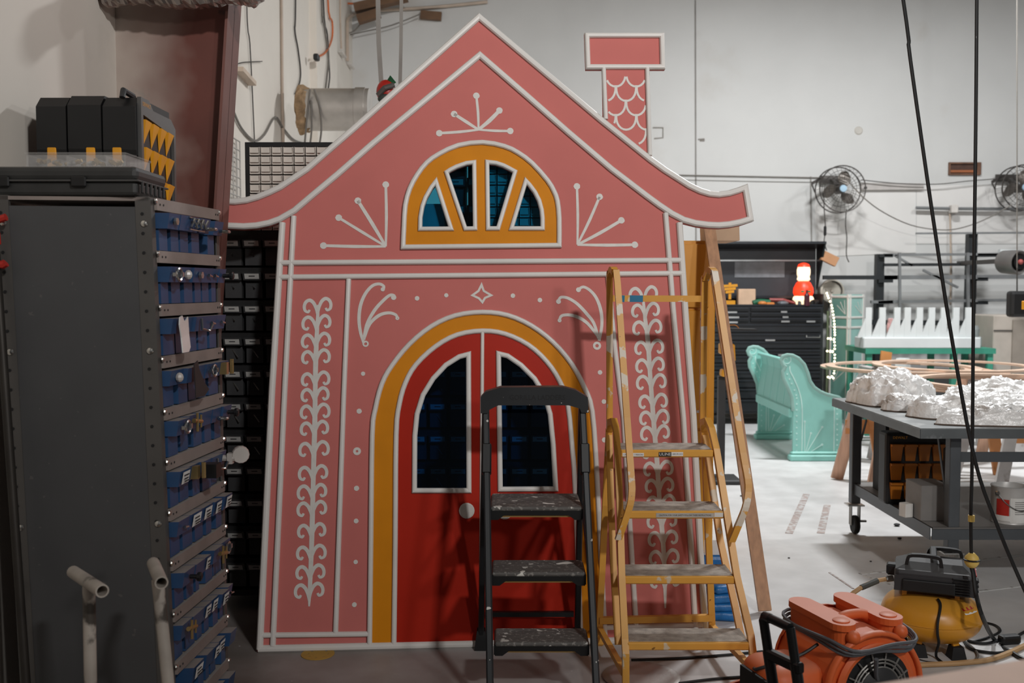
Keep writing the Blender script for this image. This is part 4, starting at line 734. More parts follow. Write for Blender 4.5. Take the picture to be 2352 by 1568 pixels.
# hanging straps and ornament
for i, l in enumerate(([(863, -1060), (868, -10), (870, 100), (876, 195)], [(927, -1060), (922, -10), (921, 100), (919, 190)])):
    P = Q(*[(x, y, 5.75) for x, y in l]); m = MB(); m.strap(P + [P[-1] + V((.02, 0, -.12))], .026 - .006 * i, .004, LX); single('hanging_strap', m, mat('strap_grey', '8b8781', .7), ('wider grey strap hanging left of the red ornament', 'narrow grey strap hanging above the left roof slope, right of the other')[i], 'strap', 'grey straps')
t = thing('hanging_ornament', 'red and green soft ornament hanging behind the left roof slope', 'ornament', tuple(PY(888, 235, 5.72)))
c = PY(886, 210, 5.72); m = MB(); m.ball(c, .06, 14, 10, (.9, .6, 1.1)); part('body', m, 'red_plastic', t, smooth=True)
m = MB(); m.ball(c + V((.0, -.02, -.045)), .055, 12, 8, (.8, .7, .5)); part('cuff', m, mat('cuff_grey', '3f4742', .7), t, smooth=True)
m = MB(); m.add([c + V(p) for p in ((.0, 0, .05), (.03, -.03, .085), (.06, 0, .05), (.03, .03, .04), (.02, 0, .03))], [(0, 1, 2, 3), (0, 1, 4), (1, 2, 4), (2, 3, 4), (3, 0, 4)]); part('leaf', m, mat('leaf_green', '1d5a37', .6), t)
m = MB(); m.tube([c + V(p) for p in ((-.04, -.04, -.03), (0, -.05, .01), (.05, -.03, .03))], .016, 8); part('band', m, mat('band_grey', '55504c', .6), t)
# brown beams, conduits and boxes where the two walls meet
mat('beam_brown', '6b4f38', .7, var=.25, scale=6)
for l, wd, h_, lab in ((((815, 20), (935, -8)), .16, .12, 'upper brown timber sticking out near the ceiling corner'), (((822, 46), (872, 30)), .12, .1, 'lower short brown timber under the grey conduit'), (((966, 34), (1014, 38)), .07, .6, 'brown timber stub right of the conduit bend')):
    yb_ = 12.64 if wd == .07 else 12.3; a, b = PY(*l[0], yb_), PY(*l[1], yb_); h_ = min(h_, .1); m = MB(); m.beam(a, b, wd, h_, (0, 0, 1)); single('timber', m, 'beam_brown', lab, 'beam', 'brown timbers')
P = [PW(798, 140, .03), PW(798, 60, .03), PW(801, 42, .03)] + Q((818, 30, 12.62), (830, 25, 12.65), (900, 22, 12.65), (1000, 16, 12.65), (1120, 4, 12.65)); m = MB(); m.tube(cr(P, 4), .02, 6); single('conduit_run', m, 'conduit', 'grey conduit bending along the top of the back wall', 'pipe', smooth=40)
cable('cable_run', 'thin cable drooping left from the timber stub to the conduit', [(966, 32, 12.5), (900, 58, 12.5), (840, 72, 12.5), (802, 80, 12.5)], .012, 'cable_grey', wall=False)
cable('cable_run', 'dark cable drooping from the ceiling to the conduit box corner', [(750, 0, 12.4), (775, 50, 12.4), (790, 75, 12.4), (812, 72, 12.4), (828, 55, 12.4)], .014, 'cable_grey', wall=False)
for x0_, y0_, x1_, y1_, l in ((779, 112, 793, 138, 'higher white surface box on a thin conduit'), (798, 138, 812, 165, 'lower white surface box below the conduit bend')):
    a, b = PW(x0_, y0_, .03), PW(x1_, y1_, .03); m = MB(); m.box(((a.x + b.x) / 2, (a.y + b.y) / 2, (a.z + b.z) / 2), (.06, min(.3, abs(b.y - a.y)), abs(a.z - b.z) * .8), None, .008); single('surface_box', m, mat('box_white', 'cdc8c2', .6), l, 'outlet box', 'white surface boxes')
cable('conduit_run', 'thin conduit dropping to the higher surface box', [(780, -400), (781, -10), (782, 60), (784, 112)], .018, 'conduit', 'pipe')
# foil duct at the top
t_ = MB(); n = 18; vs = []; L_ = 60
for i in range(L_):
    u = i / (L_ - 1); p = V((-1.76 + u * .69, 4.38 - .01 * u, 2.93 + .01 * sin(u * 9) - .028 * max(0, u - .85) / .15)); r = .068 * (1 if u < .93 else max(.25, 1 - (u - .93) * 10))
    vs += [p + V((.006 * noise.noise(V((i * 2.1, k, 0))), cos(2 * pi * k / n) * (r + .012 * noise.noise(V((i * .55, k * 1.3, 0)))), sin(2 * pi * k / n) * (r + .012 * noise.noise(V((i * .55, k * 1.3, 0)))))) for k in range(n)]
t_.add(vs, [(i * n + k, i * n + (k + 1) % n, i * n + n + (k + 1) % n, i * n + n + k) for i in range(L_ - 1) for k in range(n)] + [tuple((L_ - 1) * n + k for k in range(n))]); single('foil_duct', t_, mat('foil', 'a9a09a', .3, .85, var=.2), 'crumpled foil duct running across the top in front of the column', 'duct')
# ------------------------------------------------------------------ orange cabinet, plywood and plank right of the house
t = thing('safety_cabinet', 'tall orange-yellow steel cabinet standing behind the house and ladder', 'cabinet', (1.35, 6.2, 0)); mat('safety_yellow', 'd28f1e', .45, var=.05)
yc = 5.95; xl, xr = 0.86, PY(1642, 900, yc).x; zt = PY(1600, 552, yc).z
m = MB(); m.box(((xl + xr) / 2, yc + .25, zt / 2 + .02), (xr - xl, .46, zt - .04), None, .006); part('body', m, 'safety_yellow', t)
for za, zb in ((.06, .62), (.64, PY(1600, 985, yc).z - .01), (PY(1600, 983, yc).z, PY(1600, 712, yc).z), (PY(1600, 706, yc).z, zt - .02)):
    if zb - za < .02: continue
    m = MB(); m.box((xl + (xr - xl) * .45, yc + .012, (za + zb) / 2), ((xr - xl) * .88, .02, zb - za), None, .004); part('door', m, 'safety_yellow', t)
m = MB(); a = PY(1606, 945, yc - .002); m.box(a, (.03, .002, .014)); part('sticker', m, 'paper', t); text('1500', .012, a + V((0, -.002, 0)), (1, 0, 0), (0, 0, 1), 'ink', t)
m = MB(); m.hexa([(xl + .5, yc + .02, zt), (xr - .02, yc + .02, zt), (xr - .02, yc + .4, zt), (xl + .5, yc + .4, zt)], [(xl + .5, yc + .04, zt + .11), (xr - .03, yc + .04, zt + .11), (xr - .03, yc + .38, zt + .11), (xl + .5, yc + .38, zt + .11)]); single('wood_box', m, mat('tan_ply', 'c0a184', .7, var=.1), 'tan plywood box on the orange cabinet under the right eave', 'box')
a, b = PF(1757, 1408), PY(1630, 528, 5.86); m = MB(); m.beam(a + V((0, 0, .012)), b, .064, .038, (-.1, -1, .2)); single('wood_plank', m, mat('plank', 'b98e6c', .6, var=.18, scale=4, stretch=(10, 10, .5)), 'long pinkish timber plank leaning against the orange cabinet', 'plank')
# blue pad and paper by the ladder
t = thing('moving_pad', 'folded blue plastic drop cloth on the floor behind the yellow ladder', 'drop cloth', tuple(PF(1655, 1420))); mat('blue_cloth', '1667a8', .4, var=.2, scale=20, bump=.4, bscale=30)
a = PF(1655, 1418); a.z = 0
for k, (w2, h2, ox) in enumerate(((.16, .05, 0), (.15, .045, .006), (.13, .05, -.004), (.11, .04, -.01))):
    m = MB(); m.box((a.x + ox, a.y, .026 + k * .044), (w2, .14, h2), Matrix.Rotation(.15 * (k - 1), 3, 'Z'), .02, 3); part('fold', m, 'blue_cloth', t, smooth=50)
m = MB(); b = PF(1650, 1400); m.box((b.x - .01, b.y + .1, .13), (.12, .06, .26), None, .02, 2); part('fold', m, 'blue_cloth', t)
m = MB(); m.box((b.x - .005, b.y + .1, .285), (.1, .004, .1), Matrix.Rotation(-.1, 3, 'X')); s_ = single('paper_sheet', m, 'paper', 'white printed sheet propped above the blue drop cloth', 'paper')
# ------------------------------------------------------------------ black tool chest at the back
KX = lambda px, y: (px - CX) * y / F
cy0 = 11.9; t = thing('tool_chest', 'big black rolling tool chest with its lid open at the back wall', 'tool chest', (3.05, 12.2, 0))
mat('chest_black', '23262a', .38, .2, var=.1); mat('chest_in', '30343a', .5); mat('pull', 'c6cacc', .3, .8)
xL, xR = KX(1625, cy0), KX(1893, cy0); z = lambda py, y=cy0: PY(1800, py, y).z
m = MB(); m.box(((xL + xR) / 2, cy0 + .32, (z(702) + z(950)) / 2), (xR - xL, .6, z(702) - z(950)), None, .01); part('body', m, 'chest_black', t)
xm = KX(1722, cy0)
for y0_, y1_, sp_ in ((706, 715, 1), (718, 727, 1), (730, 739, 1), (744, 763, 0), (766, 781, 0), (784, 800, 0), (803, 815, 0), (818, 833, 0), (836, 850, 0), (853, 868, 0), (872, 890, 2), (893, 915, 2), (918, 944, 2)):
    for xa, xb in (((xL + .02, xm - .01), (xm + .01, xR - .03)) if sp_ == 1 else ((xL + .02, xR - .03),) if sp_ == 0 else ((xL + .02, xm + .15), (xm + .18, xR - .03))):
        m = MB(); m.box(((xa + xb) / 2, cy0 + .01, (z(y0_) + z(y1_)) / 2), (xb - xa, .03, z(y0_) - z(y1_)), None, .006); d = part('drawer', m, 'chest_black', t)
        m = MB(); m.box(((xa + xb) / 2, cy0 - .01, z(y0_) - .01), (xb - xa - .02, .016, .014)); part('drawer_pull', m, mat('pull_dark', '3a3e44', .3, .6), d)
for xa, xb, yy in ((1662, 1692, 717), (1662, 1697, 728.5), (1662, 1694, 740), (1793, 1807, 716), (1797, 1810, 728), (1794, 1813, 738), (1852, 1872, 738), (1758, 1780, 781), (1788, 1816, 815)):
    m = MB(); m.box((KX((xa + xb) / 2, cy0), cy0 - .012, z(yy)), (KX(xb, cy0) - KX(xa, cy0), .012, .02)); part('drawer_tag', m, 'pull', t)
m = MB(); m.box((KX(1868, cy0), cy0 - .012, z(771)), (.17, .012, .045), None, .005); bd = part('badge', m, 'pull', t); m = MB(); m.box((KX(1868, cy0), cy0 - .0185, z(771)), (.15, .003, .026)); part('badge_face', m, 'chest_black', bd)
for x in (xL + .12, xR - .12):
    for y in (cy0 + .1, cy0 + .55):
        m = MB(); m.lathe([(.075, -.025), (.08, 0), (.075, .025)], (x, y, .08), (1, 0, 0), 14); part('caster', m, 'rubber', t)
        m = MB(); m.box((x, y, .15), (.06, .09, .06)); part('caster_fork', m, 'dull_steel', t)
zl = z(702); zu = PY(1800, 566, 12.5).z; x1_ = KX(1878, 12.4)
m = MB(); m.box(((xL + x1_) / 2, 12.53, (zl + zu) / 2), (x1_ - xL, .03, zu - zl)); lid = part('lid', m, 'chest_in', t)
m = MB(); m.hexa([(xL, 12.5, zu - .03), (x1_, 12.5, zu - .03), (x1_, 12.55, zu), (xL, 12.55, zu)], [(xL, 12.15, zu + .02), (x1_ + .02, 12.15, zu + .02), (x1_ + .02, 12.17, zu + .05), (xL, 12.17, zu + .05)]); part('lid_front', m, 'chest_black', lid)
m = MB(); m.add([(x1_, 12.5, zu), (x1_, 12.17, zu + .03), (x1_, 12.48, zl + .2), (x1_ + .02, 12.5, zu), (x1_ + .02, 12.17, zu + .03), (x1_ + .02, 12.48, zl + .2)], [(0, 1, 2), (3, 5, 4), (0, 3, 4, 1), (1, 4, 5, 2), (2, 5, 3, 0)]); part('lid_side', m, 'chest_black', lid)
m = MB(); m.box(((xL + x1_) / 2, 12.505, PY(1800, 598, 12.5).z), (x1_ - xL, .02, .018)); part('lid_ledge', m, 'pull', lid)
a, b = PY(1688, 601, 12.5), PY(1802, 637, 12.5); m = MB(); m.box(((a.x + b.x) / 2, 12.51, (a.z + b.z) / 2), (b.x - a.x, .006, a.z - b.z)); part('lid_sheet', m, mat('sheet_grey', '777b80', .6, var=.15, scale=14), lid, 'grey sheet of notes')
m = MB(); m.box(((xL + x1_) / 2, 12.45, zl + .1), (x1_ - xL, .08, .03)); part('tool_rail', m, 'pull_dark', lid)
m = MB(); m.box((xR - .008, cy0 + .32, zl + .06), (.012, .6, .16)); part('side_wall', m, 'chest_black', t); m = MB(); m.box(((xL + xR) / 2, cy0 + .03, zl + .008), (xR - xL, .03, .016)); part('front_edge', m, 'pull_dark', t)
# glowing figurine on the chest
yS = 12.05; c = PY(1845, 672, yS); c.z = zl; t = thing('glowing_figurine', 'glowing red and cream plastic holiday lamp on the tool chest', 'lamp', tuple(c)); k = yS / F
glow('glow_red', 'ff3a18', 1.3, 'd6301c'); glow('glow_cream', 'ffe0b8', 1.5, 'f0d8c0'); glow('glow_green', '2f7d4a', .35, '1f5a36'); glow('glow_yellow', 'f7e27a', 1.1, 'e8d880')
def ly(y): return zl + (672 - y) * k
for nm, mm, pr in (('base', 'glow_cream', [(15, 672), (17, 664), (24, 658), (22, 652), (15, 648)]), ('body', 'glow_red', [(20, 650), (23, 642), (22, 632), (16, 620), (10, 615)]), ('collar', 'glow_cream', [(10, 617), (15, 612), (13, 606)]), ('dome', 'glow_cream', [(13, 607), (15, 600), (15, 590), (13, 583)]), ('finial', 'glow_red', [(14, 584), (12, 578), (6, 575), (1, 574)])):
    m = MB(); m.lathe([(r * k, ly(y) - zl) for r, y in pr], c, (0, 0, 1), 16); part(nm, m, mm, t, smooth=60)
for dx in (-6, 6): m = MB(); m.ball((c.x + dx * k, yS - 20 * k, ly(640)), 5 * k, 8, 6, (1.2, .5, .6)); part('leaf', m, 'glow_green', t)
# tools lying on the chest
def item(name, lab, cat, mb, m_): return single(name, mb, m_, lab, cat)
yT = 12.03
m = MB(); [m.beam(PY(1660 + 3 * q, 657 + 7 * q, yT + .1), PY(1693 - 4 * q, 655 + 7 * q, yT + .1), .05, .03) for q in range(3)]; [m.box(PY(1676, 668 + 0 * q, yT + .1), (.03, .03, .2)) for q in range(1)]; m.box((PY(1676, 690, yT + .1).x, yT + .1, zl + .03), (.12, .08, .06)); item('hand_plane_rack', 'yellow toothed hand tool standing on the chest near the plank', 'tool', m, 'yellow_plastic')
a, b = PY(1694, 664, yT + .2), PY(1733, 700, yT + .2); m = MB(); m.box(((a.x + b.x) / 2, yT + .2, zl + .1), (b.x - a.x, .1, .2), None, .006); item('wood_block', 'pale wood block on the chest beside the yellow tool', 'block', m, 'ply')
m = MB(); m.tube(cr([V((KX(1729, yT), yT, zl + .03)), V((KX(1745, yT), yT, zl + .05)), V((KX(1768, yT), yT - .02, zl + .04))], 4), .032, 10); item('tool_roll', 'green rolled tool pouch on the chest', 'pouch', m, mat('green_roll', '156040', .6))
m = MB(); m.tube([V((KX(1768, yT), yT + .03, zl + .07)), V((KX(1800, yT), yT + .03, zl + .065)), V((KX(1822, yT), yT - .06, zl + .03))], [.02, .022, .014], 8); item('red_pliers', 'long red handled cutter lying across the chest', 'pliers', m, mat('red_dull', '9c4a46', .5))
m = MB(); m.ball((KX(1748, yT), yT - .05, zl + .028), .045, 10, 7, (1.2, .7, .6)); m.box((KX(1766, yT), yT - .05, zl + .022), (.1, .05, .035), None, .01); item('orange_knife', 'orange utility knife in front of the green pouch', 'knife', m, mat('orange_tool', 'd0803a', .5))
m = MB(); m.ball((KX(1795, yT), yT - .05, zl + .03), .06, 12, 8, (1.2, .7, .5)); item('tape_measure', 'grey tape measure on the chest edge', 'tape measure', m, mat('grey_tool', '6f7378', .4, .4))
for x, hh, r, mm, lb in ((1834, .16, .022, 'grey_tool', 'grey glue bottle with a nozzle left of the dark bottle'), (1847, .19, .034, 'plum', 'dark plum bottle standing before the glowing lamp'), (1862, .1, .03, 'black_plastic', 'small black tin at the right of the chest top')):
    mat('plum', '4a1f2a', .3); m = MB(); m.lathe([(r, 0), (r, hh * .65), (r * .45, hh * .8), (r * .4, hh)], (KX(x, yT), yT - .04 - (x == 1847) * .06, zl), (0, 0, 1), 12); item('bottle', lb, 'bottle', m, mm)
m = MB(); [m.beam((KX(1870 + 5 * q, yT), yT - .05 + .03 * q, zl + .02 + .012 * q), (KX(1884 - 3 * q, yT), yT + .1, zl + .06), .02, .02) for q in range(4)]; item('tool_heap', 'dark heap of loose wrenches at the right corner of the chest', 'tools', m, 'dark_plastic')
# string lights down the right side of the chest
t = thing('string_lights', 'string of warm fairy lights hung down the right side of the chest', 'string lights', (KX(1910, 12), 11.95, .6)); glow('bulb', 'fff2c8', 4.0)
ySL = 11.86; pts = [(1896, 664), (1903, 684), (1910, 701), (1915, 730), (1917, 757), (1916, 778), (1902, 777), (1915, 780), (1916, 806), (1900, 806), (1916, 809), (1915, 835), (1900, 836), (1915, 838), (1914, 862), (1900, 866), (1914, 868)]
P = cr(Q(*[(x, y, ySL) for x, y in pts]), 4); m = MB(); m.tube(P, .004, 5); part('wire', m, 'cable_dark', t)
bme = None; acc = 0
for a, b in zip(P, P[1:]):
    acc += (b - a).length
    if acc > .028:
        acc = 0
        if bme is None: m = MB(); m.ball(b, .012, 8, 6); o = part('bulb', m, 'bulb', t); bme = o.data; b0 = b.copy()
        else: o = bpy.data.objects.new('bulb', bme); COL.objects.link(o); o.parent = t; o.location = b - b0
# round reel, olive board, teal prop house
yr = 12.6; c = PY(1909, 668, yr); t = thing('hose_reel', 'round cream wheel standing behind the chest corner', 'wheel', (c.x, yr, c.z - .15)); mat('cream_metal', 'b9b4a8', .4, .2)
m = MB(); m.lathe([(.15, 0), (.155, .02), (.15, .05), (.13, .055), (.125, .03), (.02, .028), (.015, .045), (0, .046)], c, (0, -1, 0), 26); part('disc', m, 'cream_metal', t, smooth=40)
m = MB(); m.tube([c + V((cos(a) * .118, -.04, sin(a) * .118)) for a in [-.5 + .1 * q for q in range(22)]], .006, 6); part('coil', m, 'cable_dark', t)
m = MB(); m.beam((c.x, yr + .03, 0), (c.x, yr + .04, c.z), .05, .04); part('stand', m, 'dull_steel', t)
xa, xb = KX(1899, 12.3), KX(1922, 12.3); m = MB(); m.box(((xa + xb) / 2, 12.3, .68), (xb - xa, .02, 1.36)); single('olive_board', m, mat('olive', '6f7a5e', .7), 'narrow olive green board standing between chest and teal prop', 'board')
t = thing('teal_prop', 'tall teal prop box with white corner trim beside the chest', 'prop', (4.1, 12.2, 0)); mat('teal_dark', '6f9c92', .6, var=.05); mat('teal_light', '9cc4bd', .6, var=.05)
xa, xm2, xb = KX(1915, 12.1), KX(1949, 12.0), KX(1984, 12.15); zt = PY(1950, 676, 12.0).z
m = MB(); m.hexa([(xa, 12.25, 0), (xm2, 11.98, 0), (xb, 12.15, 0), (xa + .25, 12.45, 0)], [(xa, 12.25, zt), (xm2, 11.98, zt), (xb, 12.15, zt), (xa + .25, 12.45, zt)]); part('body', m, 'teal_light', t)
for q, (A_, B_) in enumerate((((xa, 12.25), (xm2, 11.98)), ((xm2, 11.98), (xb, 12.15)))):
    A_, B_ = V((*A_, 0)), V((*B_, 0)); d = (B_ - A_); ln = d.length; d.normalize(); n_ = V((d.y, -d.x, 0)); fr = (lambda A_, d, n_: lambda u, v, w_: A_ + d * u + V((0, 0, v)) + n_ * w_)(A_, d, n_)
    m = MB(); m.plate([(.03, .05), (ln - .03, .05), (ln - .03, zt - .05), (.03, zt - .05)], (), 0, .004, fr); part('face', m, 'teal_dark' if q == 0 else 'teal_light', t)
    for l in ([(.02, 0), (.02, zt)], [(ln - .02, 0), (ln - .02, zt)], [(0, zt - .03), (ln, zt - .03)], [(0, zt - .28), (ln, zt - .28)], [(0, zt - .4), (ln, zt - .4)]): m = MB(); m.sweep(l, .03, .012, fr); part('trim', m, 'white_trim', t)
    for (cx_, cz_), rr in ((((ln * .82), zt - .24), -.17), ((.08, .5), .25)):
        for a in (.1, .5, .9): m = MB(); m.sweep([(cx_, cz_), (cx_ + sin(a) * rr, cz_ + cos(a) * abs(rr))], .009, .002 + .0004 * a, fr, .0045, False, RIB); part('painted_ray', m, 'white_paint', t)
# ------------------------------------------------------------------ teal pew
t = thing('pew', 'teal church-style pew with scrolled ends on the bright floor', 'bench', (2.9, 10.05, 0)); mat('teal', '92d2c8', .5, var=.03); mat('teal_edge', '8fb8b0', .5); mat('teal_line', 'c9ece6', .6)
YN, YFa = 9.42, 10.76; T7 = lambda x, y: PY(1660 + x * .2296, 760 + y * .2296, YN)
g7 = [(700, 1290), (706, 800), (692, 660), (650, 560), (606, 470), (600, 405), (625, 355), (597, 330), (583, 290), (600, 255), (645, 240), (700, 245), (760, 275), (815, 335), (850, 420), (872, 500), (915, 565), (980, 610), (1040, 635), (1110, 652), (1160, 665), (1192, 690), (1195, 1290)]
pf = [(p.x, p.z) for p in (T7(*q) for q in g7)]
for Y0 in (YN, YFa):
    fr = (lambda Y0: lambda u, v, w_: V((u, Y0 - w_, v)))(Y0)
    m = MB(); m.plate(pf, (), -.03, .0, fr); e_ = part('end_panel', m, 'teal', t)
    m = MB(); m.sweep(pf[1:-1], .035, .012, fr, -.004); part('edge_moulding', m, 'teal_edge', e_)
    m = MB(); sc_ = T7(635, 290); m.sweep([(sc_.x + cos(a) * r, sc_.z + sin(a) * r) for a, r in [(.5 + q * .5, .012 + q * .0028) for q in range(14)]], .006, .004, fr, 0, False, RIB); part('scroll', m, 'teal_line', e_)
    xa, xb = pf[0][0], pf[-1][0]
    for h_, o, th in ((.03, .035, .06), (.075, .02, .03)): m = MB(); m.box(((xa + xb) / 2, Y0 + .015, h_), (xb - xa + 2 * o, .03 + 2 * o, th), None, .012); part('base_moulding', m, 'teal', e_)
    m = MB()
    for l in ([(790, 1280), (795, 800), (770, 620), (715, 480), (675, 400), (672, 350)], [(1110, 1280), (1118, 740)]): m.sweep([(p.x, p.z) for p in cr([T7(*q) for q in l], 4)], .010, .002, fr, .0, False, RIB)
    for q in ((820, 905), (882, 1022), (995, 960), (995, 1135), (1045, 1248)):
        a, b = T7(820, 1248), T7(*q); m.sweep([(a.x, a.z), (b.x, b.z)], .008, .002, fr, 0, False, RIB); m.plate([(b.x + cos(2 * pi * k / 8) * .011, b.z + sin(2 * pi * k / 8) * .011) for k in range(8)], (), 0, .0024, fr)
    for q in [(740, 1260 - 59 * i) for i in range(11)] + [(735, 640), (718, 590), (690, 525), (668, 480), (645, 430)] + [(1145, 1245 - 52 * i) for i in range(10)]:
        b = T7(*q); m.plate([(b.x + cos(2 * pi * k / 6) * .008, b.z + sin(2 * pi * k / 6) * .008) for k in range(6)], (), 0, .002, fr)
    part('painted_ornament', m, 'teal_line', e_)
bx = T7(700, 350).x; zb0, zb1 = T7(690, 790).z, T7(690, 330).z
n_ = 5; L0 = (YFa - YN - .06) / n_
for q in range(n_):
    y0_ = YN + .03 + q * L0; m = MB(); cvr = [(0, .0), (.25, .012), (.55, .03), (.8, .045), (1, .03)]
    vs = []
    for f_, dx in cvr: vs += [(bx + .02 + dx - .03, y0_ + .006, zb0 + (zb1 - zb0) * f_), (bx + .02 + dx - .03, y0_ + L0 - .006, zb0 + (zb1 - zb0) * f_)]
    vs2 = [(x + .02, y, z_) for x, y, z_ in vs]; k = len(vs); fs = [(2 * i, 2 * i + 1, 2 * i + 3, 2 * i + 2) for i in range(4)]; m.add(vs + vs2, fs + [tuple(j + k for j in f[::-1]) for f in fs] + [(0, 2, k + 2, k), (2, 4, k + 4, k + 2), (4, 6, k + 6, k + 4), (6, 8, k + 8, k + 6), (1, k + 1, k + 3, 3), (3, k + 3, k + 5, 5), (5, k + 5, k + 7, 7), (7, k + 7, k + 9, 9), (8, 9, k + 9, k + 8), (0, k, k + 1, 1)]); part('back_plank', m, 'teal', t)
m = MB(); m.box((bx + .02, (YN + YFa) / 2, zb1 + .01), (.06, YFa - YN - .05, .03), None, .008); part('top_rail', m, 'teal', t)
m = MB(); m.box((bx - .0, (YN + YFa) / 2, zb0 - .03), (.05, YFa - YN - .05, .09), None, .01); part('bottom_rail', m, 'teal', t)
m = MB(); m.box((bx + .2, (YN + YFa) / 2, zb0 - .03), (.38, YFa - YN - .05, .03), None, .006); part('seat', m, 'teal', t)
# ------------------------------------------------------------------ steel work table on casters
mat('table_steel', '6b7072', .4, .5, var=.15, scale=5, spots=[('a9aeb0', 6, .62, 5, .1)]); mat('table_top', '8f9394', .4, .5, var=.15, spots=[('c9cac9', 5, .55, 5, .2)]); mat('leg_steel', '54585c', .45, .4, var=.1)
t = thing('work_table', 'grey steel work table on casters carrying the white rock shapes', 'table', (3.4, 6.0, 0)); TX0, TX1, TY0, TY1, TZ = 2.18, 4.7, 5.28, 6.74, .9
m = MB(); m.box(((TX0 + TX1) / 2, (TY0 + TY1) / 2, TZ - .004), (TX1 - TX0, TY1 - TY0, .008)); part('table_top', m, 'table_top', t)
for a, b in (((TX0, TY0), (TX1, TY0)), ((TX0, TY1), (TX1, TY1)), ((TX0, TY0), (TX0, TY1)), ((TX1, TY0), (TX1, TY1))): m = MB(); m.beam((a[0], a[1], TZ - .03), (b[0], b[1], TZ - .03), .008, .05); part('edge_rail', m, 'table_steel', t)
SZ = .34
for x, y in ((2.30, 6.62), (2.42, 5.42), (4.5, 5.42), (4.5, 6.62)):
    m = MB(); m.box((x, y, (TZ + .2) / 2), (.062, .062, TZ - .2 - .01), None, .004); l_ = part('leg', m, 'leg_steel', t)
    m = MB(); m.box((x, y, .195), (.11, .09, .008)); part('caster_plate', m, 'steel', l_)
    m = MB(); m.lathe([(.055, -.018), (.062, -.01), (.062, .01), (.055, .018)], (x, y - .02, .064), (1, 0, .0), 18); part('caster_wheel', m, 'rubber', l_, smooth=40)
    m = MB(); [m.box((x + s_ * .028, y - .01, .125), (.005, .05, .13)) for s_ in (-1, 1)]; m.box((x + .05, y - .03, .09), (.04, .02, .012)); part('caster_fork', m, 'dull_steel', l_)
m = MB(); m.box((3.4, 6.02, SZ - .004), (2.2, 1.28, .008)); part('lower_shelf', m, mat('shelf_grey', '6a6866', .5, .2, var=.12, dust=('8f8d8a', .6)), t)
for a, b in (((2.30, 5.39), (4.5, 5.39)), ((2.30, 6.65), (4.5, 6.65)), ((2.29, 5.39), (2.29, 6.65))): m = MB(); m.beam((a[0], a[1], SZ - .035), (b[0], b[1], SZ - .035), .006, .07); part('shelf_rail', m, 'leg_steel', t)
a = PY(2205, 1049, 5.43); m = MB(); m.box((3.46, 5.43, a.z), (2.08, .01, .055)); part('cross_rail', m, 'leg_steel', t)
for a, b in ((PY(2155, 1005, 5.6), PY(2186, 1240, 5.4)), (PY(1975, 952, 6.6), PY(1962, 1080, 6.62)), (PY(1990, 965, 6.5), PY(1978, 1010, 6.6))): m = MB(); m.beam(a, b, .006, .02); part('brace', m, 'leg_steel', t)
# under the table
drawer_cab('drawer_cabinet', 'black-framed cabinet of clear drawers under the work table', 2.36, 2.66, 6.25, SZ + .002, .80, 3, 6, grp='small-drawer cabinets', dep=.2)
t = thing('tool_organizer', 'black organizer with orange bins standing under the work table', 'organizer', (2.66, 5.95, SZ)); mat('bin_orange', 'b0691c', .4, var=.1); oy = 5.93
a, b = PY(2036, 1003, oy), PY(2176, 1135, oy); a.z, b.z = SZ + .44, SZ + .004
m = MB(); m.box(((a.x + b.x) / 2, oy + .07, (a.z + b.z) / 2), (b.x - a.x, .13, a.z - b.z), None, .02, 2); part('case', m, 'black_plastic', t)
cw, rh = (b.x - a.x - .04) / 4, (a.z - b.z - .09) / 3
for r_ in range(3):
    for c_ in range(4):
        x0_, z0_ = a.x + .02 + cw * c_ + .006, b.z + .03 + rh * r_ + .006; w2, h2 = cw - .012, rh - .012
        m = MB(); m.hexa([V((x0_ + .008, oy - .004, z0_)), V((x0_ + w2 - .008, oy - .004, z0_)), V((x0_ + w2 - .008, oy + .02, z0_)), V((x0_ + .008, oy + .02, z0_))], [V((x0_, oy - .012, z0_ + h2 * .85)), V((x0_ + w2, oy - .012, z0_ + h2 * .85)), V((x0_ + w2, oy + .02, z0_ + h2 * .85)), V((x0_, oy + .02, z0_ + h2 * .85))]); m.box((x0_ + w2 / 2, oy - .012, z0_ + h2 * .92), (w2, .03, h2 * .12)); part('orange_bin', m, 'bin_orange', t)
text('DEWALT', .022, (a.x + .085, oy + .0035, a.z - .03), (1, 0, 0), (0, 0, 1), 'yellow_plastic', t)
a, b = PY(2105, 1100, 5.5), PY(2172, 1190, 5.5); m = MB(); m.box(((a.x + b.x) / 2 + .04, 5.64, SZ + .1), (b.x - a.x, .22, .2), None, .003); single('grey_box', m, mat('grey_card', '7f7c79', .6), 'plain grey box in front of the orange-bin organizer', 'box')
a = PY(2086, 1170, 5.62); m = MB(); m.box((a.x - .005, 5.64, SZ + .04), (.05, .06, .078), Matrix.Rotation(.3, 3, 'Z'), .003); single('small_carton', m, 'paper', 'small white carton left of the plain grey box', 'carton')
m = MB(); m.box((PY(2177, 1080, 5.7).x, 5.72, SZ + .19), (.022, .05, .38), None, .004); single('black_panel_box', m, 'black_plastic', 'narrow black case with an orange latch beside the near table leg', 'case')
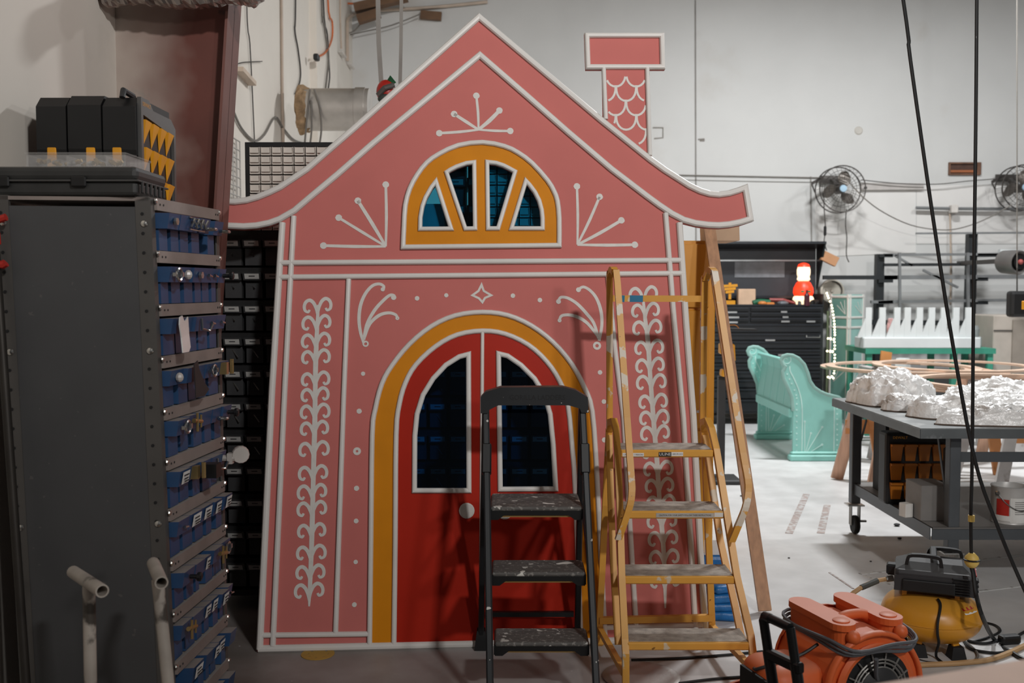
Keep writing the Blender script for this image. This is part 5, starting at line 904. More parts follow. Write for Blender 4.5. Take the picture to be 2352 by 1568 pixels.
# paint can
c = PY(2317, 1222, 5.52); c.z = SZ; t = thing('paint_can', 'white and silver paint can with red label on the lower shelf', 'paint can', tuple(c)); R_ = .096
m = MB(); m.lathe([(R_, 0), (R_ + .003, .004), (R_, .01), (R_, .195), (R_ + .003, .2), (R_ + .004, .205), (R_ - .004, .208), (R_ - .008, .2), (R_ - .012, .17), (0, .17)], c, (0, 0, 1), 30); part('can', m, mat('can_white', 'c3c1be', .4, .15), t, smooth=40)
def wrap(mb, a0, a1, z0, z1, r): n = 10; vs = [c + V((cos(a0 + (a1 - a0) * k / n) * r, sin(a0 + (a1 - a0) * k / n) * r, zz)) for zz in (z0, z1) for k in range(n + 1)]; return mb.add(vs, [(k, k + 1, n + 2 + k, n + 1 + k) for k in range(n)])
part('label', wrap(MB(), -2.0, -.4, .012, .15, R_ + .0015), 'paper', t); part('red_label', wrap(MB(), -2.75, -2.05, .05, .14, R_ + .0018), 'red_plastic', t); part('white_label', wrap(MB(), -2.9, -2.0, .02, .05, R_ + .0016), 'paper', t)
for q in range(7): part('print', wrap(MB(), -1.75, -.8 - .1 * (q % 3), .06 + q * .011, .064 + q * .011, R_ + .0022), 'dull_steel', t)
m = MB(); m.tube(cr([c + V((cos(a) * (R_ + .004), sin(a) * (R_ + .004), .17 - .09 * sin((a + 2.7) / 2.7 * pi))) for a in [-2.7 + 2.7 * q / 8 for q in range(9)]], 2), .003, 5); part('bail_wire', m, 'steel', t)
m = MB(); m.lathe([(.014, 0), (.014, .006), (.006, .008)], c + V((cos(-2.7) * R_, sin(-2.7) * R_, .17)), (cos(-2.7), sin(-2.7), 0), 12); part('ear', m, 'steel', t)
# papier-mache rocks
mat('rock_white', 'efeeec', .28, var=.06, scale=10, bump=.6, bscale=45, spots=[('b5aca4', 6, .62, 5, .1)], spec=.8); mat('card_brown', '5f4f44', .9)
def rock(x0, x1, y0, y1, hh, seed, lab, lumps=1.):
    cx_, cy_, rx, ry = (x0 + x1) / 2, (y0 + y1) / 2, (x1 - x0) / 2, (y1 - y0) / 2; t = thing('plaster_rock', lab, 'rock prop', (cx_, cy_, TZ), 'white plaster rocks on the work table'); n, k = 110, 36; vs = []
    def shape(u, a):
        d = V((cos(a) * (1 - u), sin(a) * (1 - u), 0)); p = V((d.x * rx * 7 + seed, d.y * ry * 7, seed * 1.7)); edge = 1 + .1 * noise.noise(V((cos(a) * 2, sin(a) * 2, seed))) + .03 * noise.noise(V((cos(a) * 9, sin(a) * 9, seed)))
        hgt = (1 - (1 - u) ** 3.5) ** .5 * (.78 + .38 * lumps * noise.noise(p * .8))
        q = p + V((0, 0, hgt * 3)); cr_ = .5 - abs(noise.noise(q * 1.7)); c2 = .5 - abs(noise.noise(q * 3.9)); k2 = min(1, u * 8)
        return V((cx_ + d.x * rx * edge, cy_ + d.y * ry * edge, TZ + .006 + max(0, hgt + (.22 * cr_ - .06) * k2) * hh)) + (V((d.x, d.y, .5)) * (.05 * cr_ + .022 * c2 - .02) + V((noise.noise(q * 6), noise.noise(q * 6 + V((9, 0, 0))), noise.noise(q * 6 + V((0, 9, 0))))) * .011) * k2
    for i in range(k):
        for j in range(n): vs.append(shape((i / k) ** 1.15, 2 * pi * j / n))
    vs.append(shape(1, 0)); fs = [(i * n + j, i * n + (j + 1) % n, i * n + n + (j + 1) % n, i * n + n + j) for i in range(k - 1) for j in range(n)] + [((k - 1) * n + j, (k - 1) * n + (j + 1) % n, k * n) for j in range(n)]
    m = MB(); m.add(vs, fs); part('shell', m, 'rock_white', t, smooth=True)
    m = MB(); o_ = [(v.x, v.y) for v in vs[:n]]; m.plate([(cx_ + (x - cx_) * 1.01, cy_ + (y - cy_) * 1.01) for x, y in o_], (), TZ + .001, TZ + .007); part('cardboard_base', m, 'card_brown', t)
rock(2.20, 2.74, 6.15, 6.72, .24, 1.3, 'tall rounded white rock at the far left table corner', .5)
rock(2.26, 2.52, 5.96, 6.14, .12, 4.1, 'small white rock in front of the tall rounded one', .6)
rock(2.30, 3.15, 5.56, 5.97, .17, 7.7, 'low white rock along the left table edge', 1.)
rock(2.36, 3.7, 5.30, 5.56, .15, 12.4, 'long low white rock at the front table edge', 1.)
rock(2.76, 3.6, 6.0, 6.7, .15, 15.2, 'wide white rock in the middle of the table back', 1.)
rock(3.17, 4.2, 5.58, 5.98, .24, 21.5, 'big white rock at the right end of the table', .8)
# ------------------------------------------------------------------ sawhorses and plywood rings
mat('sawhorse_wood', 'c9a188', .65, var=.15, scale=4, stretch=(8, 8, .6)); mat('sawhorse_orange', 'c2824c', .6, var=.12, scale=4); mat('sawhorse_white', 'b5b2b0', .7, spots=[('8b7f78', 8, .6, 4, .1)])
def sawhorse(x, y, ln, lab, ma, mb_, h=.84):
    t = thing('sawhorse', lab, 'sawhorse', (x, y, 0), 'sawhorses under the rings')
    m = MB(); m.box((x, y, h - .045), (.09, ln, .09), None, .004); part('beam', m, ma, t)
    for sy in (-1, 1):
        for sx in (-1, 1): m = MB(); m.beam((x + sx * .03, y + sy * (ln / 2 - .12), h - .05), (x + sx * .2, y + sy * (ln / 2 - .04), .004), .10, .03, (0, 1, 0)); part('leg', m, ma if sx < 0 else mb_, t)
        m = MB(); m.box((x, y + sy * (ln / 2 - .09), h * .55), (.3, .02, .12)); part('gusset', m, mb_, t)
sawhorse(3.0, 8.1, .9, 'wooden sawhorse just behind the left end of the work table', 'sawhorse_wood', 'sawhorse_orange')
sawhorse(4.1, 8.3, .9, 'paint-splashed white sawhorse behind the paint can', 'sawhorse_white', 'sawhorse_orange')
sawhorse(3.66, 9.9, .9, 'far sawhorse under the left plywood rings', 'sawhorse_white', 'sawhorse_orange')
sawhorse(4.7, 9.9, .9, 'far sawhorse under the right plywood rings', 'sawhorse_wood', 'sawhorse_white')
def ringp(cx_, cy_, z_, R0, R1, lab):
    n = 48; m = MB(); m.plate([(cx_ + cos(2 * pi * k / n) * R0, cy_ + sin(2 * pi * k / n) * R0) for k in range(n)], ([(cx_ + cos(2 * pi * k / n) * R1, cy_ + sin(2 * pi * k / n) * R1) for k in range(n)],), z_, z_ + .018); single('plywood_ring', m, mat('ring_ply', 'd3b6a0', .6, var=.08, scale=10), lab, 'ring', 'plywood rings on the sawhorses')
for i, (px, py, y, h, R0, wd) in enumerate(((2060, 0, 9.9, .842, .72, .09), (2075, 0, 9.75, .8605, .72, .09), (2190, 0, 9.7, .879, .74, .09), (2225, 0, 8.2, .842, .70, .08), (2250, 0, 8.05, .8605, .72, .08), (2275, 0, 7.95, .879, .70, .08), (2330, 0, 7.8, .8975, .74, .07))):
    ringp(KX(px, y), y, h, R0, R0 - wd, 'plywood ring, ' + ('bottom of the far stack', 'middle of the far stack', 'top of the far stack', 'bottom of the near stack', 'second up in the near stack', 'third up in the near stack', 'top of the near stack')[i])
# ------------------------------------------------------------------ green bench with white comb-like bracket
yG = 11.0; mat('green_steel', '3c8f78', .5); mat('comb_white', 'd5dada', .5, var=.03)
t = thing('green_bench', 'green steel bench under the white comb bracket', 'bench', (4.6, 11.3, 0)); xa, xb = KX(1990, yG), KX(2290, yG); zg = PY(2100, 800, yG).z
m = MB(); m.box(((xa + xb) / 2, yG + .35, zg - .03), (xb - xa, .7, .06)); part('top', m, 'green_steel', t)
for x in (xa + .05, KX(2197, yG), xb - .05):
    for y in (yG + .05, yG + .65): m = MB(); m.box((x, y, (zg - .06) / 2), (.06, .06, zg - .06)); part('leg', m, 'green_steel', t)
m = MB(); m.box(((xa + xb) / 2, yG + .4, .3), (xb - xa - .1, .5, .03)); part('shelf', m, 'leg_steel', t)
t = thing('comb_bracket', 'white wooden piece with nine upright teeth on the green bench', 'prop', (4.6, 11.1, zg)); z1_ = PY(2100, 775, yG).z
m = MB(); m.box(((KX(1985, yG) + KX(2255, yG)) / 2, yG + .15, (zg + z1_) / 2), (KX(2255, yG) - KX(1985, yG), .3, z1_ - zg), None, .01); part('base', m, 'comb_white', t)
for x in (1999, 2031, 2065, 2089, 2117, 2145, 2173, 2201, 2230):
    xc = KX(x, yG); zt_ = PY(x, 706, yG).z; m = MB(); m.box((xc, yG + .06, (z1_ + zt_) / 2), (.068, .03, zt_ - z1_)); u = part('tooth', m, 'comb_white', t)
    m = MB(); m.add([(xc - .034, yG + .05, z1_), (xc - .034, yG + .05, zt_ - .12), (xc - .12, yG + .05, z1_), (xc - .034, yG + .07, z1_), (xc - .034, yG + .07, zt_ - .12), (xc - .12, yG + .07, z1_)], [(0, 1, 2), (3, 5, 4), (0, 3, 4, 1), (1, 4, 5, 2), (2, 5, 3, 0)]); part('gusset', m, 'comb_white', u)
a = PY(2050, 735, 11.2); m = MB(); m.lathe([(.05, 0), (.055, .1), (.05, .14), (.045, .16), (.045, .2), (.03, .205)], (a.x, 11.22, z1_), (0, 0, 1), 14); single('striped_jar', m, mat('jar_pink', 'd9a9a6', .4, var=.3, scale=30), 'pale jar with pinkish lid among the white teeth', 'jar')
c = KX(2076, 10.7), 10.7; m = MB(); m.lathe([(.13, 0), (.075, .42), (.07, .43), (.0, .43)], (c[0], c[1], .46), (0, 0, 1), 4); t_ = thing('white_hopper', 'white tapered hopper on a stand in front of the green bench', 'hopper', (c[0], c[1], 0)); part('hopper', m, 'comb_white', t_); m = MB(); m.box((c[0], c[1], .225), (.2, .2, .45), None, .01); part('stand', m, 'sawhorse_white', t_)
a = KX(2045, 10.6); m = MB(); m.beam((a - .1, 10.62, .004), (a + .06, 10.85, .95), .12, .02, (0, 1, 0)); single('orange_board', m, mat('board_orange', 'b5793f', .6), 'orange-brown board leaning behind the plywood rings', 'board')
m = MB(); c = (KX(2268, yG), yG + .3); m.box((c[0], c[1], zg + .06), (.12, .14, .12), None, .015); m.lathe([(.05, .12), (.055, .2), (.04, .24), (0, .245)], (c[0], c[1], zg), (0, 0, 1), 14); single('bench_motor', m, mat('motor_grey', 'aab0b0', .4, .2), 'grey bench motor at the right end of the green bench', 'motor')
# tan cabinet and hanging case at the right edge
xa, xb = KX(2283, 11.2), KX(2400, 11.2); zt_ = PY(2300, 724, 11.2).z; t = thing('tan_cabinet', 'pale tan machine cabinet at the right edge', 'cabinet', ((xa + xb) / 2, 11.5, 0))
m = MB(); m.box(((xa + xb) / 2, 11.5, zt_ / 2), (xb - xa, .6, zt_), None, .01); part('body', m, mat('tan_metal', 'b3aaa0', .5, var=.08), t); m = MB(); m.box(((xa + xb) / 2, 11.195, zt_ - .17), (xb - xa, .01, .012)); part('seam', m, 'cable_dark', t); m = MB(); m.box((KX(2345, 11.15), 11.19, zt_ / 2), (.14, .02, zt_ - .1)); part('edge_strip', m, mat('tan_dark', '8f867c', .5), t)
yB = 9.4; a, b = PY(2316, 668, yB), PY(2372, 728, yB); t = thing('black_case', 'black case with a yellow latch hanging at the right edge', 'case', ((a.x + b.x) / 2, yB, b.z)); m = MB(); m.box(((a.x + b.x) / 2, yB, (a.z + b.z) / 2), (b.x - a.x, .12, a.z - b.z), None, .03, 2); part('body', m, 'black_plastic', t); m = MB(); m.box(((a.x + b.x) / 2 + .03, yB - .062, (a.z + b.z) / 2 - .01), (.1, .012, .08), None, .004); part('latch', m, 'yellow_plastic', t); m = MB(); m.tube([PY(2336, 615, yB), PY(2336, 670, yB)], .007, 6); part('hanging_cord', m, 'cable_dark', t)
m = MB(); m.tube([PY(2336, -390, yB), PY(2336, 620, yB)], .006, 6); part('hanging_cord', m, 'cable_grey', t)
# ------------------------------------------------------------------ cantilever rack on the back wall
t = thing('cantilever_rack', 'black steel cantilever rack along the back wall', 'rack', (4.9, 12.3, 0)); yK = 12.2; mat('rack_dark', '2c2f31', .5, .3); mat('rack_grey', '8b8d8e', .45, .5)
for xa, xb, y0_ in ((2015, 2032, 583), (2226, 2246, 537)):
    a, b = PY(xa, y0_, yK), PY(xb, y0_, yK); m = MB(); m.box(((a.x + b.x) / 2, yK + .05, a.z / 2), (b.x - a.x, .1, a.z)); part('post', m, 'rack_dark', t)
    m = MB(); m.box(((a.x + b.x) / 2, yK - .15, .04), (b.x - a.x, .6, .08)); part('foot', m, 'rack_dark', t)
for x0_, y0_, x1_, y1_, th, mm in ((1890, 637, 2060, 637, .05, 'rack_dark'), (2030, 608, 2228, 607, .035, 'rack_dark'), (2020, 587, 2050, 587, .04, 'rack_dark'), (2244, 586, 2300, 586, .04, 'rack_dark'), (2018, 645, 2050, 645, .04, 'rack_dark'), (2244, 641, 2268, 641, .04, 'rack_dark'), (2244, 695, 2268, 695, .04, 'rack_dark'), (2016, 695, 2050, 693, .04, 'rack_dark'), (2030, 585, 2400, 583, .03, 'rack_grey'), (2104, 536, 2400, 534, .022, 'rack_grey'), (2030, 637, 2400, 635, .05, 'rack_grey'), (2000, 693, 2400, 688, .035, 'rack_grey'), (2000, 740, 2240, 742, .06, 'rack_dark'), (2054, 586, 2095, 610, .022, 'rack_grey'), (2120, 620, 2200, 660, .025, 'rack_grey')):
    a, b = PY(x0_, y0_, yK - .03), PY(x1_, y1_, yK - .03); m = MB(); m.beam(a, b, .04, th); part('arm' if x1_ - x0_ < 70 else 'rail', m, mm, t)
for x in (2066, 2223): a, b = PY(x, 580, yK - .08), PY(x + 1, 715, yK - .08); m = MB(); m.beam(a, b, .03, .03, (0, 1, 0)); part('upright_tube', m, 'rack_grey', t)
m = MB(); a = PY(2310, 578, yK); m.box((a.x, yK - .06, a.z), (.22, .06, .05)); part('white_board', m, 'comb_white', t)
m = MB(); a, b = PY(2000, 705, 12.35), PY(2352, 770, 12.35); m.box((5.05, 12.5, .31), (1.3, .3, .62), None, .01); single('bench_box', m, mat('bench_dark', '5f6060', .6), 'long grey crate on the floor behind the green bench', 'crate')
# ------------------------------------------------------------------ wall fans
mat('fan_dark', '4f4b48', .45, .5); mat('fan_blade', '6e6862', .4, .5)
def fan(px, py, rpx, lab, yF=12.3):
    c = PY(px, py, yF); R_ = rpx * yF / F; t = thing('caged_fan', lab, 'fan', tuple(c), 'wall fans')
    m = MB()
    for yy, rs in ((-.09, (1, .8, .6, .4)), (.09, (1, .7))):
        for f_ in rs: m.tube([c + V((cos(2 * pi * k / 36) * R_ * f_, yy * (1 - .0 * f_) * (1.3 - .3 * f_), sin(2 * pi * k / 36) * R_ * f_)) for k in range(36)], .008 if f_ == 1 else .0028, 5, closed=True)
    for k in range(30):
        d = V((cos(2 * pi * k / 30), 0, sin(2 * pi * k / 30))); m.tube([c + d * R_ * .18 + V((0, -.115, 0)), c + d * R_ * .7 + V((0, -.11, 0)), c + d * R_ + V((0, -.09, 0)), c + d * R_ + V((0, .09, 0))], .0022, 4)
    part('guard', m, 'fan_dark', t, kind='stuff')
    for q in range(3):
        a0 = 1.0 + q * 2 * pi / 3; n = 8; vs = []
        for k in range(n):
            f_ = k / (n - 1); wd = .95 * sin(pi * (f_ * .75 + .2)) ; r = R_ * (.12 + .7 * f_)
            vs += [c + V((cos(a0 - wd * .6 + .35 * f_) * r, -.03, sin(a0 - wd * .6 + .35 * f_) * r)), c + V((cos(a0 + wd * .6 + .35 * f_) * r, .03, sin(a0 + wd * .6 + .35 * f_) * r))]
        m = MB(); m.add(vs, [(2 * k, 2 * k + 1, 2 * k + 3, 2 * k + 2) for k in range(n - 1)]); o = part('blade', m, 'fan_blade', t); o.modifiers.new('thick', 'SOLIDIFY').thickness = .006
    m = MB(); m.lathe([(.05, .12), (.055, .0), (.05, -.1), (.0, -.1)], c, (0, 1, 0), 16); part('motor', m, 'fan_dark', t)
    m = MB(); m.lathe([(.045, 0), (.04, .012), (0, .014)], c + V((0, -.115, 0)), (0, -1, 0), 16); part('hub_badge', m, mat('hub_blue', '9db9cc', .4), t)
    m = MB(); m.strap([c + V((-R_ - .03, .02, -.02)), c + V((-R_ - .05, .08, .08)), c + V((-R_ * .6, .14, .16)), c + V((0, .16, .16)), c + V((R_ * .3, .3, .16))], .04, .01, (0, .2, 1)); m.box(c + V((0, .34, .16)), (.3, .03, .09)); m.beam(c + V((0, .12, .05)), c + V((0, .34, .16)), .05, .05); part('bracket', m, 'fan_dark', t)
    m = MB(); m.ball(c + V((R_ + .03, 0, .02)), .02, 8, 6); part('knob', m, 'black_plastic', t)
fan(1930, 435, 52, 'black caged wall fan left of the hanging cords'); fan(2345, 432, 51, 'black caged wall fan cut off by the right edge')
c = PY(2325, 602, 10.9); t = thing('drum_fan', 'grey round drum fan at the right edge below the wall fan', 'fan', tuple(c)); R_ = 28 * 10.9 / F
m = MB(); m.lathe([(R_ * .95, .12), (R_, .0), (R_, -.1), (R_ * .92, -.13), (R_ * .7, -.1), (R_ * .6, 0), (0, .02)], c, (-.25, 1, .05), 28); part('drum', m, mat('drum_grey', '6a6765', .4, .4), t, smooth=40); m = MB(); m.lathe([(R_ * .6, 0), (R_ * .6, .01), (0, .012)], c + V((.03, -.1, 0)), (.25, -1, 0), 20); part('grille', m, 'black_plastic', t); m = MB(); m.ball(c + V((.03, -.12, 0)), .03, 8, 6); part('hub', m, 'red_dull', t); m = MB(); m.beam(c + V((.02, .12, .02)), (c.x + .02, 12.25, c.z + .02), .05, .05); part('arm', m, 'fan_dark', t)
# wires on the back wall
cable('cable_run', 'long wire strung straight along the back wall toward the fans', [(1560, 402, 12.62), (1750, 406, 12.62), (1890, 408, 12.62)], .01, 'cable_grey', wall=False)
cable('cable_run', 'wire sagging on hooks between the two wall fans', [(1978, 413, 12.6), (2060, 421, 12.6), (2150, 423, 12.6), (2220, 416, 12.6), (2295, 410, 12.6)], .01, 'cable_dark', wall=False)
cable('cable_run', 'deep sagging wire looping from fan to fan', [(1945, 412, 12.15), (1985, 455, 12.15), (2030, 488, 12.2), (2090, 516, 12.3), (2150, 527, 12.3), (2200, 525, 12.3), (2260, 505, 12.25), (2325, 470, 12.15)], .012, 'cable_grey', wall=False)
cable('cable_run', 'cord from the left fan to the hanging wooden block', [(1892, 440, 12.3), (1893, 480, 12.3), (1896, 525, 12.3), (1893, 555, 12.3), (1899, 575, 12.3)], .011, 'cable_dark', wall=False)
cable('cable_run', 'pull cord hanging under the left fan, tied in a bundle', [(1944, 480, 12.3), (1942, 515, 12.3), (1945, 545, 12.3), (1944, 585, 12.3), (1950, 602, 12.3)], .011, 'cable_dark', wall=False)
a = PY(1905, 594, 12.3); m = MB(); m.box(a, (.2, .07, .12), Matrix.Rotation(.45, 3, 'Y'), .004); single('wood_block', m, mat('block_tan', 'b98a64', .6), 'tan wooden block dangling on a cord under the left fan', 'block')
a = PY(1895, 530, 12.3); m = MB(); m.box(a, (.03, .04, .12), None, .01); single('inline_switch', m, 'black_plastic', 'black inline plug on the cord above the wooden block', 'plug')
cable('conduit_run', 'grey conduit along the back wall between the fans', [(2104, 477, 12.62), (2200, 479, 12.62), (2400, 480, 12.62)], .035, 'rack_grey', 'pipe', wall=False)
a = PY(2190, 480, 12.6); m = MB(); m.box(a, (.085, .1, .1), None, .008); single('junction_box', m, 'box_white', 'white junction box on the grey conduit', 'junction box')
cable('conduit_run', 'vertical conduit below the junction box', [(2182, 490, 12.64), (2184, 600, 12.64), (2183, 700, 12.64)], .02, 'conduit', 'pipe', wall=False)
# ------------------------------------------------------------------ hanging black cords
m = MB(); m.tube(cr(Q((1850, -1500, 4.3), (2066, -60, 4.3), (2090, 130, 4.3), (2140, 480, 4.28), (2190, 800, 4.25), (2240, 1060, 4.2), (2290, 1205, 4.15), (2340, 1325, 4.1), (2440, 1545, 3.9)), 5), .0082, 8); single('hanging_cable', m, mat('cord_black', '141414', .5, spots=[('5a5a58', 40, .74, 2, .02)]), 'black cord slanting from the ceiling to the lower right edge', 'cord', smooth=40)
t = thing('drop_cord', 'black drop cord hanging straight down to a yellow ball plug', 'cord', tuple(PY(2232, 1285, 4.3)))
m = MB(); m.tube(cr(Q((2254, -1500, 4.3), (2244, -60, 4.3), (2241, 300, 4.3), (2236, 700, 4.3), (2233, 1050, 4.3), (2230, 1180, 4.3), (2231, 1280, 4.3)), 4), .0078, 8); part('cord', m, 'cord_black', t, smooth=40)
m = MB(); c = PY(2232, 1285, 4.3); m.lathe([(.012, -.035), (.02, -.03), (.03, -.015), (.031, 0), (.027, .015), (.012, .03)], c, (0, 0, 1), 14); part('ball_plug', m, mat('plug_yellow', 'd3b35c', .5), t, 'yellow ball plug', smooth=40)
m = MB(); m.tube([c + V((cos(a) * .032, sin(a) * .032, .0)) for a in [2 * pi * k / 14 for k in range(14)]], .004, 5, closed=True); part('band', m, 'black_plastic', t)
c2 = PY(2231, 1190, 4.3); m = MB(); m.lathe([(.014, -.014), (.014, .014)], c2, (0, 0, 1), 10); part('tape', m, 'plug_yellow', t)
m = MB(); m.tube(cr([c + V((0, 0, -.035))] + Q((2236, 1320, 4.28), (2242, 1365, 4.24), (2258, 1420, 4.18)) + [PF(2285, 1470), PF(2320, 1500) + V((0, 0, .0095)), PF(2400, 1530) + V((0, 0, .0095)), PF(2700, 1560) + V((0, 0, .0095))], 5), .0095, 8); part('lower_cord', m, 'cord_black', t, smooth=40)
# ------------------------------------------------------------------ pancake compressor
ccx, ccy = 1.925, 4.5; t = thing('air_compressor', 'yellow pancake air compressor with black motor shroud on the floor', 'compressor', (ccx, ccy, 0)); mat('tank_yellow', 'd08f22', .35, var=.06, scale=4, dust=('b58a4a', .35)); mat('shroud', '303032', .55, var=.15, dust=('5a5a5a', .7))
prof = [(.02, -.098), (.1, -.094), (.15, -.08), (.188, -.05), (.204, -.02), (.208, 0), (.204, .022), (.188, .055), (.15, .085), (.1, .1), (.02, .104)]
prof = [(a * 1.05, b * 1.06) for a, b in prof]; pr2 = [(p.x, p.y) for p in cr([V((a, b, 0)) for a, b in prof], 3)]; m = MB(); m.lathe(pr2, (ccx, ccy, .155), (0, 0, 1), 40); tk = part('tank', m, 'tank_yellow', t, smooth=True)
m = MB(); m.lathe([(.217, -.004), (.2215, 0), (.217, .004)], (ccx, ccy, .155), (0, 0, 1), 40); part('weld_seam', m, 'tank_yellow', tk)
for a in (.75, 2.4, 3.95, 5.1):
    x, y = ccx + cos(a) * .15, ccy + sin(a) * .15; m = MB(); m.beam((x - cos(a) * .02, y - sin(a) * .02, .1), (x, y, .045), .035, .01, (cos(a), sin(a), 0)); lg = part('leg', m, 'tank_yellow', t)
    m = MB(); m.hexa([V((x + sx * .034, y + sy * .034, 0)) for sx, sy in ((-1, -1), (1, -1), (1, 1), (-1, 1))], [V((x + sx * .024, y + sy * .024, .055)) for sx, sy in ((-1, -1), (1, -1), (1, 1), (-1, 1))]); part('rubber_foot', m, 'rubber', lg)
RZ = Matrix.Rotation(radians(-22), 4, 'Z'); MS = Matrix.Translation((ccx + .005, ccy, .252)) @ RZ
def LB(): return MB(MS)
m = LB(); m.box((0, 0, .085), (.33, .24, .09), None, .02, 2); m.hexa([V((-.165, -.12, .03)), V((.165, -.12, .03)), V((.165, .12, .03)), V((-.165, .12, .03))], [V((-.16, -.125, .1)), V((.16, -.125, .1)), V((.16, .125, .1)), V((-.16, .125, .1))]); sh = part('shroud', m, 'shroud', t)
m = LB(); m.hexa([V((-.16, -.11, .125)), V((.16, -.11, .125)), V((.16, .11, .125)), V((-.16, .11, .125))], [V((-.10, -.07, .155)), V((.12, -.07, .155)), V((.12, .07, .155)), V((-.10, .07, .155))]); part('shroud_top', m, 'shroud', t)
m = LB(); m.box((-.02, -.128, .06), (.22, .014, .055), None, .006, 2); part('side_bumper', m, 'black_plastic', t)
for k in range(7): m = LB(); m.box((.115, -.126, .035 + k * .012), (.07, .008, .006)); part('vent_rib', m, 'black_plastic', sh)
for k in range(4): m = LB(); m.box((.17, -.09, .035 + k * .022), (.03, .06, .014), None, .005); part('vent_rib', m, 'black_plastic', sh)
m = LB(); m.box((.172, .03, .075), (.012, .14, .07), None, .003); pn = part('control_panel', m, 'dark_plastic', t); m = LB(); m.box((.179, .03, .105), (.003, .13, .006)); part('red_stripe', m, 'red_plastic', pn)
for k in range(3): m = LB(); m.lathe([(.009, 0), (.008, .008)], (.178, .11, .05 + k * .025), (1, 0, 0), 10); part('bolt', m, 'steel', pn)
for ox, oy in ((-.04, -.075), (.05, .085)):
    m = LB(); m.strap(cr([V((ox - .075, oy, .12)), V((ox - .07, oy, .165)), V((ox - .05, oy, .185)), V((ox + .05, oy, .185)), V((ox + .07, oy, .165)), V((ox + .075, oy, .11))], 3), .028, .014, (0, 1, 0)); part('carry_handle', m, 'black_plastic', t)
m = LB(); m.box((0, .005, .186), (.03, .18, .016), None, .005); part('handle_bridge', m, 'black_plastic', t)
m = LB(); m.tube([V((-.17, -.04, .06)), V((-.2, -.05, .055))], .014, 10); part('outlet_valve', m, 'dull_steel', t); m = LB(); m.box((-.175, -.02, .1), (.05, .06, .05), None, .008); part('switch_box', m, 'black_plastic', t)
for ox in (-.12, .1): m = LB(); m.box((ox, -.07, .005), (.02, .02, .06)); part('motor_mount', m, 'tank_yellow', t)
m = MB(); n = 6
def onT(a, h, r=.002):
    rr = next(p[0] + (q[0] - p[0]) * ((h - p[1]) / (q[1] - p[1])) for p, q in zip(prof, prof[1:]) if p[1] <= h <= q[1]) + r; return V((ccx + cos(a) * rr, ccy + sin(a) * rr, .155 + h))
for a0, a1, h0, h1, mm in ((-1.2, -.75, .055, .075, 'paper'), (-1.2, -.75, .068, .078, 'red_plastic'), (-.95, -.55, .083, .094, 'dull_steel')):
    m = MB(); n = 5; vs = [onT(a0 + (a1 - a0) * k / n, h, .002 + .001 * (mm == 'red_plastic')) for h in (h0, h1) for k in range(n + 1)]; m.add(vs, [(k, k + 1, n + 2 + k, n + 1 + k) for k in range(n)]); part('warning_label', m, mm, tk)
P = [MS @ V((.02, -.13, .01)), onT(-1.75, .09, .012), onT(-1.85, .03, .012), onT(-1.85, -.02, .012), onT(-1.8, -.07, .02)] + [PF(2150, 1512) + V((0, 0, .01)), PF(2172, 1530) + V((0, 0, .008))]
m = MB(); m.tube(cr(P, 4), .006, 8); part('power_cord', m, 'cord_black', t, smooth=40)
# air hose
e0 = MS @ V((-.2, -.05, .055)); P = [e0, e0 + V((-.06, -.02, -.005)), e0 + V((-.14, -.05, -.03)), e0 + V((-.2, -.08, -.08)), V((1.50, 4.30, .12)), V((1.44, 4.2, .03)), V((1.5, 4.0, .014)), PF(1900, 1548) + V((0, 0, .012))]
t = thing('air_hose', 'tan air hose from the compressor toward the orange blower', 'hose', tuple(P[-1])); m = MB(); m.tube(cr(P, 5), .0105, 8); part('hose', m, mat('hose_tan', 'b99468', .6), t, smooth=40); m = MB(); m.tube([e0 + V((-.045, -.015, -.003)), e0 + V((-.13, -.046, -.026))], .0135, 8); part('hose_sleeve', m, mat('sleeve_grey', '4a4a46', .7), t)
m = MB(); m.tube(cr([PF(2030, 1538) + V((0, 0, .012)), PF(2110, 1533) + V((0, 0, .012)), PF(2220, 1527) + V((0, 0, .012)), PF(2300, 1512) + V((0, 0, .012)), PF(2450, 1450) + V((0, 0, .012)), PF(2700, 1400) + V((0, 0, .012))], 5), .012, 8); single('air_hose', m, 'hose_tan', 'tan hose lying along the floor in front of the compressor', 'hose', smooth=40)
# floor cords near the compressor
def fc(name, lab, pts, r, mm='cord_black', cat='cable'): m = MB(); m.tube(cr([PF(*p) + V((0, 0, r)) for p in pts], 5), r, 7); return single(name, m, mm, lab, cat, smooth=40)
fc('floor_cable', 'black cord looping on the floor right of the compressor', [(2252, 1430), (2285, 1438), (2297, 1452), (2270, 1466), (2235, 1476)], .006)
fc('floor_cable', 'black cord with a heavy plug lying right of the compressor', [(2222, 1474), (2250, 1480), (2275, 1479), (2300, 1470), (2330, 1466), (2400, 1440), (2600, 1430)], .007)
fc('floor_cable', 'doubled black cord curving under the compressor foot', [(2212, 1470), (2228, 1492), (2260, 1500), (2300, 1502), (2345, 1490)], .007)
fc('floor_cable', 'grey cord end poking out beside the compressor foot', [(2220, 1478), (2240, 1496), (2246, 1508), (2240, 1520)], .006, 'cable_grey')
fc('floor_cable', 'thin wire lying on the floor between blower and compressor', [(2072, 1482), (2090, 1505), (2120, 1518), (2150, 1522)], .003, 'cable_dark')
fc('floor_cable', 'black cord crossing the floor under the yellow ladder', [(1450, 1518), (1540, 1515), (1650, 1508), (1735, 1500), (1760, 1498)], .006)
fc('floor_cable', 'black cord near the front feet of the yellow ladder', [(1560, 1572), (1640, 1562), (1720, 1556), (1770, 1552)], .006)
